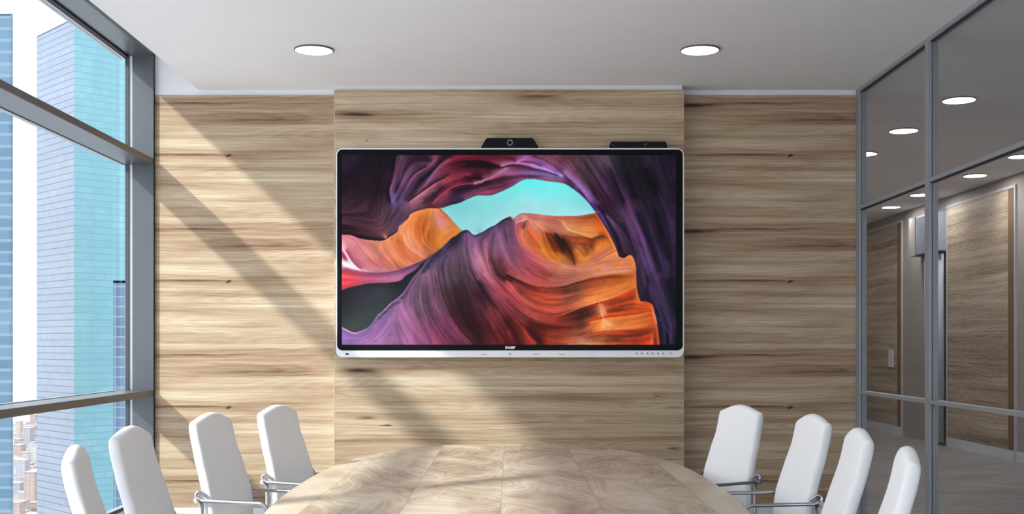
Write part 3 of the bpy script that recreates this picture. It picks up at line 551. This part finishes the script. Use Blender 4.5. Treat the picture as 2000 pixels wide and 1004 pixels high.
    ink('H', '1670,470 1700,510 1720,600', 'e0b0d0', .6, .8); ink('H', '1740,540 1760,570', 'a090b0', .4, .6); ink('H', '1800,620 1830,670 1870,710 1880,800', '8878a0', .4, .5)
    ink('H', '740,140 850,110 1000,70', '803828', .5, .7); ink('G', '70,40 330,60', 'c03848', .6, .5); ink('D', '740,830 790,905', 'a84c3c', .6, .8); ink('D', '600,840 700,920', 'b06070', .6, .6)
    # --- solve: fill between the strokes by pull-push, then relax
    def fill(num, den, iters):
        k = num.shape[2]; lv = [(num, den)]
        while min(lv[-1][1].shape) > 3:
            n, d = lv[-1]; h, w = d.shape; n = np.pad(n, ((0, h % 2), (0, w % 2), (0, 0))); d = np.pad(d, ((0, h % 2), (0, w % 2)))
            n = n / np.maximum(d, 1)[..., None]; d = np.minimum(d, 1)
            n2 = n[::2, ::2] + n[1::2, ::2] + n[::2, 1::2] + n[1::2, 1::2]; d2 = d[::2, ::2] + d[1::2, ::2] + d[::2, 1::2] + d[1::2, 1::2]
            lv.append((n2, d2))
        n, d = lv[-1]; cur = n / np.maximum(d, 1e-6)[..., None]; cur[d == 0] = n.sum((0, 1)) / max(d.sum(), 1e-6)
        for n, d in lv[-2::-1]:
            up = np.repeat(np.repeat(cur, 2, 0), 2, 1)[:d.shape[0], :d.shape[1]]; fix = (d > 0)[..., None]; val = n / np.maximum(d, 1e-6)[..., None]
            cur = np.where(fix, val, up)
            for _ in range(iters):
                p = np.pad(cur, ((1, 1), (1, 1), (0, 0)), mode='edge')
                cur = np.where(fix, val, .25 * (p[:-2, 1:-1] + p[2:, 1:-1] + p[1:-1, :-2] + p[1:-1, 2:]))
        return cur
    img = fill(num, den, 40)
    for _ in range(26):
        p = np.pad(img, ((1, 1), (1, 1), (0, 0)), mode='edge')
        img = np.where(hard[..., None], img, .25 * (p[:-2, 1:-1] + p[2:, 1:-1] + p[1:-1, :-2] + p[1:-1, 2:]))
    dr = fill(dq, dd, 30)
    # --- strata: noise smeared along the folds
    th = .5 * np.arctan2(dr[..., 1], dr[..., 0]); vx, vy = np.cos(th), np.sin(th)
    rng = np.random.RandomState(7); yy, xx = np.mgrid[0:H, 0:W].astype(float)
    def samp(a, x, y):
        xi = np.clip(np.round(x).astype(int), 0, W - 1); yi = np.clip(np.round(y).astype(int), 0, H - 1); return a[yi, xi]
    def lic(noise, n):
        acc = noise.copy(); cnt = 1
        for sgn in (1, -1):
            x, y = xx.copy(), yy.copy(); px, py = vx * sgn, vy * sgn
            for i in range(n):
                ax, ay = samp(vx, x, y), samp(vy, x, y); s = np.sign(ax * px + ay * py); s[s == 0] = 1
                px, py = ax * s, ay * s; x += px; y += py; acc += samp(noise, x, y); cnt += 1
        acc /= cnt; return (acc - acc.mean()) / acc.std()
    def blur(a, r):
        for _ in range(2):
            for ax in (0, 1):
                a = sum(np.roll(a, k, ax) for k in range(-r, r + 1)) / (2 * r + 1)
        return a
    tex = .36 * lic(rng.randn(H, W), 30) + .5 * lic(blur(rng.randn(H, W), 1), 34) + .5 * lic(blur(rng.randn(H, W), 2), 46)
    def inside(poly):
        m = np.zeros((H, W), bool); x0, y0 = poly[-1]
        for x1, y1 in poly:
            if y1 != y0:
                c = (yy < max(y0, y1)) & (yy >= min(y0, y1)) & (xx < (x1 - x0) * (yy - y0) / (y1 - y0) + x0); m ^= c
            x0, y0 = x1, y1
        return m
    skym = inside(np.vstack([arch[(arch[:, 0] > 192) & (arch[:, 0] < 495)], sky[::-1], [[235, 148], [212, 123]]]))
    lakem = inside(np.vstack([lk, ridge]))
    amp = .085 + .06 * blur((img.mean(2) < .45) * 1.0, 6)
    amp[skym | lakem] = 0.0
    img = img * np.clip(1 + amp * tex, .45, 1.7)[..., None]
    lum = img.mean(2, keepdims=True); img = (img * np.clip(.70 + .85 * lum, .70, 1.0)); img = img + (img.mean(2, keepdims=True) - img) * .14 * (lum < .35)
    for p, c, w, a in later:
        cc = ramp(c, len(p)); x0, x1 = int(max(0, p[:, 0].min() - 6)), int(min(W, p[:, 0].max() + 7)); y0, y1 = int(max(0, p[:, 1].min() - 6)), int(min(H, p[:, 1].max() + 7))
        if x1 <= x0 or y1 <= y0: continue
        gx, gy = xx[y0:y1, x0:x1], yy[y0:y1, x0:x1]
        d2 = np.min((gx[..., None] - p[:, 0]) ** 2 + (gy[..., None] - p[:, 1]) ** 2, axis=2)
        k = (a * np.exp(-d2 / (2 * w * w)))[..., None]; img[y0:y1, x0:x1] = img[y0:y1, x0:x1] * (1 - k) + cc.mean(0) * k
    return np.clip(img, 0, 1)
IM = paint_canyon(); ph, pw = IM.shape[:2]
x0, x1, z0, z1 = tx(668), tx(1320), tz(673.2), tz(303)
nx, nz = pw + 1, ph + 1
gx, gz = np.meshgrid(np.linspace(x0, x1, nx), np.linspace(z1, z0, nz))
co = np.stack([gx, np.full_like(gx, DT - .0045), gz], -1).reshape(-1, 3).astype(np.float32)
idx = np.arange(nx * nz).reshape(nz, nx)
quads = np.stack([idx[1:, :-1], idx[1:, 1:], idx[:-1, 1:], idx[:-1, :-1]], -1).reshape(-1, 4)
me = bpy.data.meshes.new('screen'); me.vertices.add(len(co)); me.vertices.foreach_set('co', co.ravel())
me.loops.add(quads.size); me.loops.foreach_set('vertex_index', quads.ravel().astype(np.int32))
me.polygons.add(len(quads)); me.polygons.foreach_set('loop_start', np.arange(0, quads.size, 4, dtype=np.int32)); me.update(calc_edges=True); me.validate()
pc = IM[np.minimum(np.arange(nz), ph - 1)][:, np.minimum(np.arange(nx), pw - 1)]
pl = np.where(pc <= .04045, pc / 12.92, ((pc + .055) / 1.055) ** 2.4)
ca = me.color_attributes.new('picture', 'FLOAT_COLOR', 'POINT'); ca.data.foreach_set('color', np.concatenate([pl, np.ones(pl.shape[:2] + (1,))], -1).astype(np.float32).ravel())
m, t, b = new_mat('lit display picture'); at = N(t, 'ShaderNodeAttribute', attribute_name='picture'); t.links.new(at.outputs['Color'], b.inputs['Emission Color'])
b.inputs['Base Color'].default_value = (.004, .004, .004, 1); b.inputs['Roughness'].default_value = .25; b.inputs['Specular IOR Level'].default_value = .04; b.inputs['Emission Strength'].default_value = 1.0
so = link('screen', me, m); so.parent = tv; so.matrix_parent_inverse = Matrix.Translation(-tv.location)
def text(name, body, x, z, size, y, mat, parent, ext=.0008, width=None):
    c = bpy.data.curves.new(name, 'FONT'); c.body = body; c.size = size; c.extrude = ext; c.align_x = 'CENTER'; c.align_y = 'CENTER'; c.offset = size * .018
    o = bpy.data.objects.new(name, c); C.objects.link(o); o.location = (x, y, z); o.rotation_euler = (R(90), 0, 0); c.materials.append(mat)
    bpy.context.view_layer.update(); k = width / o.dimensions.x if width else 1
    me = bpy.data.meshes.new_from_object(o.evaluated_get(bpy.context.evaluated_depsgraph_get())); loc = o.location.copy(); bpy.data.objects.remove(o)
    me.transform(Matrix.Translation(loc) @ Matrix.Rotation(R(90), 4, 'X') @ Matrix.Diagonal((k, 1, 1, 1)))
    o = bpy.data.objects.new(name, me); C.objects.link(o)
    if not me.materials: me.materials.append(mat)
    o.parent = parent; o.matrix_parent_inverse = Matrix.Translation(-parent.location); return o
text('brand_lettering', 'SHARP', tx(996.5), tz(679.3), .030, DT - .0036, M_text, tv, width=19.5 * s)
M_btn = plain('pale blue button', (.50, .60, .75), .3); M_grey = plain('grey print', (.35, .35, .36), .5)
bm = bmesh.new(); cyl(bm, (tx(996), DT, tz(691.5)), (tx(996), DT - .004, tz(691.5)), 3.0 * s, 32); tp('power_button', bm, M_btn, angle=40)
for k in range(6):
    x = tx(1243.3 + 10.4 * k); bm = bmesh.new(); cyl(bm, (x, DT, tz(690.3)), (x, DT - .004, tz(690.3)), 1.9 * s, 20); tp('control_button', bm, M_grey, angle=40)
bm = bmesh.new(); cyl(bm, (tx(1310), DT, tz(690.3)), (tx(1310), DT - .004, tz(690.3)), 2.3 * s, 24); tp('control_button', bm, M_btn, angle=40)['label'] = 'pale blue button at the right end'
for x in (945, 1047, 1097): tp('touch_mark', boxes((tx(x - 6), tx(x + 6), DT - .001, DT + .002, tz(692.7), tz(691.5))), M_grey)
tp('usb_port', boxes((tx(675), tx(681), DT - .001, DT + .002, tz(693), tz(690))), M_black)
# camera bar and sensor bar on the top edge of the display
ZT = tz(289.5)
def bar(name, lab, cat, x0, x1, xa, xb, ytop, yb=DT + .005, dep=.05):
    r = empty(name, (tx((x0 + x1) / 2), yb, ZT)); tag(r, lab, cat)
    h = tz(ytop) - ZT; c = h * .28; w0, w1, a0, a1 = [tx(v) for v in (x0, x1, xa, xb)]; dxl = (a0 - w0); dxr = (w1 - a1)
    o = [(w0, ZT + .004), (w0 + dxl * .8, ZT + h * .80), (w0 + dxl * .95 + .004, ZT + h * .94), (a0 + .012, ZT + h), (a1 - .012, ZT + h), (w1 - dxr * .95 - .004, ZT + h * .94), (w1 - dxr * .8, ZT + h * .80), (w1, ZT + .004), (w1 - .008, ZT), (w0 + .008, ZT)]
    bm = bmesh.new(); prism_y(bm, o, yb, yb + dep)
    bmesh.ops.bevel(bm, geom=[e for e in bm.edges if all(abs(v.co.y - yb) < 1e-5 for v in e.verts)], offset=.002, segments=2, affect='EDGES')
    inv = Matrix.Translation(-r.location)
    def p(n, b_, mt, **k): q = obj(n, b_, mt, None, **k); q.parent = r; q.matrix_parent_inverse = inv; return q
    p('body', bm, M_black, angle=30)
    p('foot', boxes((w0 - .008, w0 + .012, yb + .002, yb + .03, ZT, ZT + .005)), M_tvwhite); p('foot', boxes((w1 - .012, w1 + .008, yb + .002, yb + .03, ZT, ZT + .005)), M_tvwhite)
    return p
p = bar('conference_camera', 'black trapezoid camera bar with round lens on top middle of the display', 'camera', 939, 1053, 950, 1041, 269)
bm = bmesh.new(); cc = (tx(996), DT + .005, tz(278.5)); n = 40
rings = [[bm.verts.new((cc[0] + r * math.cos(2 * math.pi * k / n), DT + .005 + y, cc[2] + r * math.sin(2 * math.pi * k / n))) for k in range(n)] for r, y in ((.0265, .002), (.0265, -.008), (.024, -.011), (.015, -.009), (.013, .002))]
for A, B in zip(rings, rings[1:]):
    for k in range(n): bm.faces.new((A[k], A[(k + 1) % n], B[(k + 1) % n], B[k]))
p('lens_ring', bm, plain('grey lens ring', (.16, .16, .17), .3), angle=35)
bm = bmesh.new(); bmesh.ops.create_uvsphere(bm, u_segments=24, v_segments=12, radius=.0135, matrix=Matrix.Translation((cc[0], DT + .007, cc[2]))); p('lens', bm, M_bezel, smooth=True)
p = bar('sensor_bar', 'low flat black sensor bar on the top right edge of the display', 'sensor bar', 1190, 1304, 1193, 1301, 276)
M_dim = plain('dim grey sensor window', (.10, .10, .11), .3)
p('status_light', boxes((tx(1196.5), tx(1198.5), DT + .0035, DT + .006, tz(283.5), tz(281.5))), M_dim)
p('sensor_window', boxes((tx(1259), tx(1261.5), DT + .0035, DT + .006, tz(284), tz(280))), M_dim)
p('microphone_hole', boxes((tx(1264), tx(1265.5), DT + .0035, DT + .006, tz(281.8), tz(280.3))), M_dim)

# ================================================================ TABLE
m, t, b = new_mat('pale figured oak table top'); tc = N(t, 'ShaderNodeTexCoord'); sp = N(t, 'ShaderNodeSeparateXYZ'); t.links.new(tc.outputs['Object'], sp.inputs[0])
X, Y = sp.outputs['X'], sp.outputs['Y']; seams = (-.95, -.50, -.045, .42, .93); idx_ = 0.0; seam = None
for k, sx_ in enumerate(seams):
    stp = mth(t, 'GREATER_THAN', X, sx_); idx_ = mth(t, 'ADD', stp, idx_) if k else stp
    d = mth(t, 'ABSOLUTE', mth(t, 'SUBTRACT', X, sx_)); seam = d if seam is None else mth(t, 'MINIMUM', seam, d)
off = mth(t, 'MULTIPLY', idx_, 3.71)
w1 = noise(t, comb(t, mth(t, 'MULTIPLY', X, 2.3), mth(t, 'MULTIPLY', Y, 1.1), off), 1, 2, .5)
figN = noise(t, comb(t, mth(t, 'MULTIPLY_ADD', w1, .8, mth(t, 'MULTIPLY', X, 1.9)), mth(t, 'MULTIPLY', Y, .75), off), 1, 1.5, .45)
fig = mth(t, 'SINE', mth(t, 'MULTIPLY', figN, 190.0))
fig2 = mth(t, 'SINE', mth(t, 'MULTIPLY', figN, 61.0))
fine = noise(t, comb(t, mth(t, 'MULTIPLY', X, 90.0), mth(t, 'MULTIPLY', Y, 5.0), off), 1, 3, .6)
blot = noise(t, comb(t, mth(t, 'MULTIPLY', X, 2.6), mth(t, 'MULTIPLY', Y, 1.3), mth(t, 'ADD', off, 20.0)), 1, 4, .6, .5)
inner = mth(t, 'MULTIPLY', mth(t, 'GREATER_THAN', X, seams[0]), mth(t, 'LESS_THAN', X, seams[-1]))
tone = mth(t, 'MULTIPLY_ADD', mth(t, 'SUBTRACT', blot, .5), 1.6, .64)
tone = mth(t, 'MULTIPLY_ADD', mth(t, 'MULTIPLY', fig, inner), .085, tone); tone = mth(t, 'MULTIPLY_ADD', mth(t, 'MULTIPLY', fig2, inner), .075, tone)
tone = mth(t, 'MULTIPLY_ADD', mth(t, 'SUBTRACT', fine, .5), .20, tone)
tone = mth(t, 'MULTIPLY', tone, mth(t, 'MULTIPLY_ADD', mth(t, 'LESS_THAN', seam, .0028), -.35, 1.0))
t.links.new(ramp(t, tone, [(0, '7a6450'), (.25, 'a8927a'), (.5, 'c4b098'), (.75, 'd8c8b0'), (1, 'e6dac6')]), b.inputs['Base Color'])
b.inputs['Roughness'].default_value = .42; b.inputs['Specular IOR Level'].default_value = .4
M_table = m
TY, TA, TB, TN, TXC = 6.15, 2.66, 1.13, 2.5, -.015
def sup(k, n, a, b_):
    th = 2 * math.pi * k / n; c, s_ = math.cos(th), math.sin(th)
    return (TXC + b_ * math.copysign(abs(c) ** (2 / TN), c), TY + a * math.copysign(abs(s_) ** (2 / TN), s_))
tb = empty('conference_table', (TXC, TY, 0)); tag(tb, 'long oval conference table with pale figured oak top', 'table')
tinv = Matrix.Translation((-TXC, -TY, 0))
bm = bmesh.new(); n = 220; prof = [(.0, .70, .02), (.0, .736, 0), (.002, .7395, 0), (.006, .74, 0)]
rings = [[bm.verts.new((*sup(k, n, TA - i, TB - i), z)) for k in range(n)] for i, z in ((.03, .708), (.004, .709), (0, .712), (0, .735), (.0015, .739), (.005, .74))]
for A, B in zip(rings, rings[1:]):
    for k in range(n): bm.faces.new((A[k], A[(k + 1) % n], B[(k + 1) % n], B[k]))
bm.faces.new(rings[0][::-1]); bm.faces.new(rings[-1])
o = obj('table_top', bm, M_table, None, angle=40); o.parent = tb; o.matrix_parent_inverse = tinv
for yy_ in (TY - 1.3, TY + 1.3):
    bm = boxes((TXC - .30, TXC + .30, yy_ - .06, yy_ + .06, .04, .66), bevel=.01); box(bm, TXC - .42, TXC + .42, yy_ - .22, yy_ + .22, 0, .04, bevel=.008); box(bm, TXC - .42, TXC + .42, yy_ - .2, yy_ + .2, .66, .708)
    o = obj('pedestal', bm, M_part, None); o.parent = tb; o.matrix_parent_inverse = tinv

# ================================================================ CHAIRS
def chair():
    c = empty('conference_chair')
    # backrest: tall padded shell leaning back in a gentle curve, shoulders and a raised crown
    nu, nv = 32, 44; Tk = .056; front, back = [], []
    zb, zs = .44, 1.085
    def cx(z):                                # centre line of the pad (x) against height
        q = min(1., max(0., (z - .58) / .54)); return -.035 + .02 * max(0, .55 - z) - .122 * q * q * (3 - 2 * q)
    def half(z):
        pts = [(.40, .200), (.60, .208), (.70, .210), (.85, .200), (.97, .186), (1.13, .182)]
        for (a, wa), (b3, wb_) in zip(pts, pts[1:]):
            if z <= b3: 
                q = (z - a) / (b3 - a); q = q * q * (3 - 2 * q); return wa + (wb_ - wa) * q
        return pts[-1][1]
    def crown(u): return zs + .044 * (math.cos(min(1, abs(u)) * math.pi) * .5 + .5) ** .58
    bm = bmesh.new(); grid = {}
    for sd in (0, 1):
        for j in range(nv + 1):
            for i in range(nu + 1):
                u = -math.cos(math.pi * i / nu) if False else (2 * i / nu - 1); u = math.copysign(1 - (1 - abs(u)) ** 2.4, u)
                v = j / nv; v = 1 - (1 - v) ** 2.0
                zt = crown(u); z = zb + (zt - zb) * v
                ed = (1 - abs(u) ** 26) ** .5 if abs(u) < 1 else 0; ev = (1 - v ** 50) ** .5 if v < 1 else 0; eb = (1 - (1 - v) ** 30) ** .5 if v > 0 else 0
                th = Tk / 2 * ed * ev * eb
                if sd == 0: th += .006 * (1 - u * u) * ev
                x = cx(z) + (th if sd == 0 else -th); grid[sd, i, j] = bm.verts.new((x, u * half(z), z))
    for sd in (0, 1):
        for j in range(nv):
            for i in range(nu):
                q = [grid[sd, i, j], grid[sd, i + 1, j], grid[sd, i + 1, j + 1], grid[sd, i, j + 1]]; bm.faces.new(q if sd == 0 else q[::-1])
    bmesh.ops.remove_doubles(bm, verts=bm.verts, dist=1e-5)
    obj('backrest', bm, M_chair, c, smooth=True)
    bm = bmesh.new(); box(bm, -.02, .43, -.205, .205, .40, .485, bevel=.028); obj('seat', bm, M_chair, c, angle=50)
    obj('seat_pan', boxes((0.0, .40, -.19, .19, .385, .40)), M_chrome, c)
    for sgn in (-1, 1):
        y = sgn * .240
        p = fillet([(-.075, y, .700), (-.055, y, .685), (.325, y, .685), (.352, y, .60), (.360, y, .012)], .07, 8)
        bm = bmesh.new(); tube(bm, p, .0105); a = obj('armrest', bm, M_chrome, c, smooth=True)
        bm = bmesh.new(); cyl(bm, (-.078, y - .016, .687), (-.078, y + .016, .687), .0145); cyl(bm, (-.078, y + sgn * .016, .687), (-.078, y + sgn * .022, .687), .008)
        tube(bm, fillet([(-.078, y, .688), (-.094, y, .716), (-.070, y - sgn * .010, .732), (-.035, y - sgn * .024, .700)], .02), .0080)
        obj('clamp', bm, M_chrome, a, angle=40)
        bm = bmesh.new(); tube(bm, [(-.060, y - sgn * .012, .685), (-.060, y - sgn * .012, .012)], .0115); obj('rear_leg', bm, M_chrome, c, smooth=True)
        for xx in (-.060, .360):
            bm = bmesh.new(); cyl(bm, (xx, y - (sgn * .012 if xx < 0 else 0), 0), (xx, y - (sgn * .012 if xx < 0 else 0), .014), .016)
            obj('foot_cap', bm, M_black, c)
    bm = bmesh.new(); tube(bm, [(.358, -.24, .20), (.358, .24, .20)], .009); tube(bm, [(-.06, -.228, .37), (-.06, .228, .37)], .009); tube(bm, [(.20, -.2, .375), (.20, .2, .375)], .009)
    tube(bm, [(-.06, -.228, .37), (.358, -.235, .37)], .009); tube(bm, [(-.06, .228, .37), (.358, .235, .37)], .009)
    obj('crossbar', bm, M_chrome, c, smooth=True)
    return c
# x, y of the crown of the backrest as seen; facing angle from the +X axis
TOP = -.035 - .122
def facing(th, side): return (math.pi + R(th)) if side > 0 else -R(th)
ch = [(1, 1448, 790, 30, 'white high-back chair right of the table, nearest to the wooden wall'),
      (1, 1590, 808, 10, 'white high-back chair right of the table, second from the wooden wall'),
      (1, 1679, 835, -3.5, 'white high-back chair right of the table, third from the wooden wall, before the glass partition'),
      (1, 1774, 871, -12, 'white high-back chair at the far right, nearest to the camera on the partition side'),
      (-1, 541, 790, 24.5, 'white high-back chair left of the table, nearest to the wooden wall'),
      (-1, 411, 805, 18.5, 'white high-back chair left of the table, second from the wooden wall'),
      (-1, 254, 831, 6.5, 'white high-back chair left of the table, overlapping the window corner post'),
      (-1, 146, 868, -12.5, 'white high-back chair at the far left, nearest to the camera on the window side')]
ch0 = chair()
for i, (side, px, py, th, lab) in enumerate(ch):
    D = (EYE - 1.130) * F / (py - HOR); x = (px - VPX) * D / F; a = facing(th, side)
    o = ch0 if i == 0 else copy_tree(ch0)
    o.location = (x - math.cos(a) * TOP, D - math.sin(a) * TOP, 0); o.rotation_euler = (0, 0, a)
    tag(o, lab, 'chair', 'white high-back chairs around the conference table')

# ================================================================ CITY OUTSIDE, distance haze mixed into its pale colours
GZ = -150.0
def facade(name, wall, line, floor_h, lw, vlw=0, vstep=3.0, patch=None, var=.12):
    m, t, b = new_mat(name); tc = N(t, 'ShaderNodeTexCoord'); sp = N(t, 'ShaderNodeSeparateXYZ'); t.links.new(tc.outputs['Object'], sp.inputs[0])
    z = sp.outputs['Z']; h = mth(t, 'ADD', sp.outputs['X'], sp.outputs['Y'])
    fz = mth(t, 'FRACT', mth(t, 'DIVIDE', z, floor_h)); ln = mth(t, 'LESS_THAN', fz, lw)
    cell = comb(t, mth(t, 'FLOOR', mth(t, 'DIVIDE', sp.outputs['X'], 4.0)), mth(t, 'FLOOR', mth(t, 'DIVIDE', z, floor_h)), mth(t, 'FLOOR', mth(t, 'DIVIDE', sp.outputs['Y'], 4.0)))
    wn = N(t, 'ShaderNodeTexWhiteNoise'); t.links.new(cell, wn.inputs['Vector']); big = noise(t, comb(t, mth(t, 'MULTIPLY', h, .02), mth(t, 'MULTIPLY', z, .05)), 1, 4, .6)
    f = mth(t, 'MULTIPLY_ADD', wn.outputs['Value'], .22, mth(t, 'MULTIPLY', big, .78))
    base = ramp(t, f, [(.25, [v * (1 - var) for v in wall]), (.55, wall), (.8, patch or [min(1, v * (1 + var)) for v in wall])])
    if vlw:
        fx = mth(t, 'FRACT', mth(t, 'DIVIDE', h, vstep)); ln = mth(t, 'MAXIMUM', ln, mth(t, 'LESS_THAN', fx, vlw))
    mx = N(t, 'ShaderNodeMix', data_type='RGBA'); t.links.new(ln, mx.inputs[0]); t.links.new(base, mx.inputs[6]); mx.inputs[7].default_value = (*line, 1); t.links.new(mx.outputs[2], b.inputs['Base Color'])
    b.inputs['Roughness'].default_value = .6; b.inputs['Specular IOR Level'].default_value = .1; return m
def quad_tower(name, pts, z0, z1s, mats, lab, cat='tower', grp=None):
    """pts: plan corners in order; z1s: roof height at each corner; mats: material of each face."""
    r = empty(name, (pts[0][0], pts[0][1], z0)); tag(r, lab, cat, grp); inv = Matrix.Translation(-r.location)
    cxm = sum(p[0] for p in pts) / len(pts); cym = sum(p[1] for p in pts) / len(pts)
    for i in range(len(pts)):
        a, b_ = Vector((*pts[i], 0)), Vector((*pts[(i + 1) % len(pts)], 0)); nrm = Vector((b_.y - a.y, a.x - b_.x, 0)).normalized()
        if nrm.dot(Vector((a.x - cxm, a.y - cym, 0))) < 0: nrm = -nrm
        bm = bmesh.new(); v = [bm.verts.new(q) for q in ((a.x, a.y, z0), (b_.x, b_.y, z0), (b_.x, b_.y, z1s[(i + 1) % len(pts)]), (a.x, a.y, z1s[i]))]
        w = [bm.verts.new(q.co - nrm * .6) for q in v]; bm.faces.new(v); bm.faces.new(w[::-1])
        for k in range(4): bm.faces.new((v[k], v[(k + 1) % 4], w[(k + 1) % 4], w[k]))
        o = obj('facade', bm, mats[i]); o.parent = r; o.matrix_parent_inverse = inv
    bm = bmesh.new(); bm.faces.new([bm.verts.new((*p, z)) for p, z in zip(pts, z1s)]); q = bmesh.ops.extrude_face_region(bm, geom=list(bm.faces)); bmesh.ops.translate(bm, verts=[g for g in q['geom'] if isinstance(g, bmesh.types.BMVert)], vec=(0, 0, -1.0))
    o = obj('roof', bm, mats[0]); o.parent = r; o.matrix_parent_inverse = inv
    return r
M_tl = facade('haze-paled lilac glass facade', (.215, .25, .31), (.12, .14, .19), 3.5, .13, var=.10)
M_tr = facade('haze-paled turquoise glass facade', (.19, .375, .415), (.17, .30, .36), 3.5, .14, patch=(.25, .42, .45), var=.07)  # facade colours paled and greyed to carry the distance haze
c0 = (-227.2, 600.0); c1 = (c0[0] - 33.5, c0[1] + 34.0); c2 = (c0[0] + 34., c0[1] + 33.)
c3 = (c1[0] + 34., c1[1] + 33.)
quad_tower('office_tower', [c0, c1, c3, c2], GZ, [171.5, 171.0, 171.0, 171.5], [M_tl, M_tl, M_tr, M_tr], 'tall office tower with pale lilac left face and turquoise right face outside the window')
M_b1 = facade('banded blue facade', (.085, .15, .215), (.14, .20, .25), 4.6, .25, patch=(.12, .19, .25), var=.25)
xr = (24 - VPX) * 450 / F
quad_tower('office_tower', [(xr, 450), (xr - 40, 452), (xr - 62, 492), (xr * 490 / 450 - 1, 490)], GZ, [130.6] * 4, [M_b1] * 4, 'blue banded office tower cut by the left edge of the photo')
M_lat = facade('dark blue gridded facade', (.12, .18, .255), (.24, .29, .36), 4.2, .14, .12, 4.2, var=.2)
lx = [(p - VPX) * 480 / F for p in (221, 262)]
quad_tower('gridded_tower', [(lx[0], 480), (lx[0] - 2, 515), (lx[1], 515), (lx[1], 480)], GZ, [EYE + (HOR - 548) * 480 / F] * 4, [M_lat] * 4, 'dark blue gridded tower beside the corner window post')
lx = [(p - VPX) * 482 / F for p in (234, 258)]
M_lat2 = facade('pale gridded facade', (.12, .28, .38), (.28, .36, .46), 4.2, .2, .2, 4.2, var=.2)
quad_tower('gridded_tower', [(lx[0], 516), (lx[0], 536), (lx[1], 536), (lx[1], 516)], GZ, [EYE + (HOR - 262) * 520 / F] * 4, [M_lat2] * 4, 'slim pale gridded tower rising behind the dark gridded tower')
rng = random.Random(4)
ground = st(obj('ground', boxes((-1400, -200, 300, 2200, GZ - 1, GZ)), plain('haze-tinted city ground', (.27, .28, .27), .9, var=.5, scale=.02)))
hazed_tints = [(.36, .29, .28), (.38, .31, .29), (.36, .36, .39), (.42, .41, .42), (.33, .32, .35), (.42, .36, .33)]  # house colours lightened to stand for haze in the air
mats = [facade(f'haze-tinted house wall {i}', c, [v * .86 for v in c], 3.4, .3, .3, 4.0) for i, c in enumerate(hazed_tints)]
names = ['pale', 'cream', 'grey', 'white', 'mauve', 'peach']
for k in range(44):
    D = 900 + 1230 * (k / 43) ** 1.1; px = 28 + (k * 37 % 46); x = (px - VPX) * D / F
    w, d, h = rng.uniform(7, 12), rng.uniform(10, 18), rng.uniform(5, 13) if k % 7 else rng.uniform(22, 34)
    hb = empty('city_house', (x, D, GZ)); tag(hb, 'small haze-tinted city house on the ground between the two office towers', 'house', 'low houses far below between the towers')
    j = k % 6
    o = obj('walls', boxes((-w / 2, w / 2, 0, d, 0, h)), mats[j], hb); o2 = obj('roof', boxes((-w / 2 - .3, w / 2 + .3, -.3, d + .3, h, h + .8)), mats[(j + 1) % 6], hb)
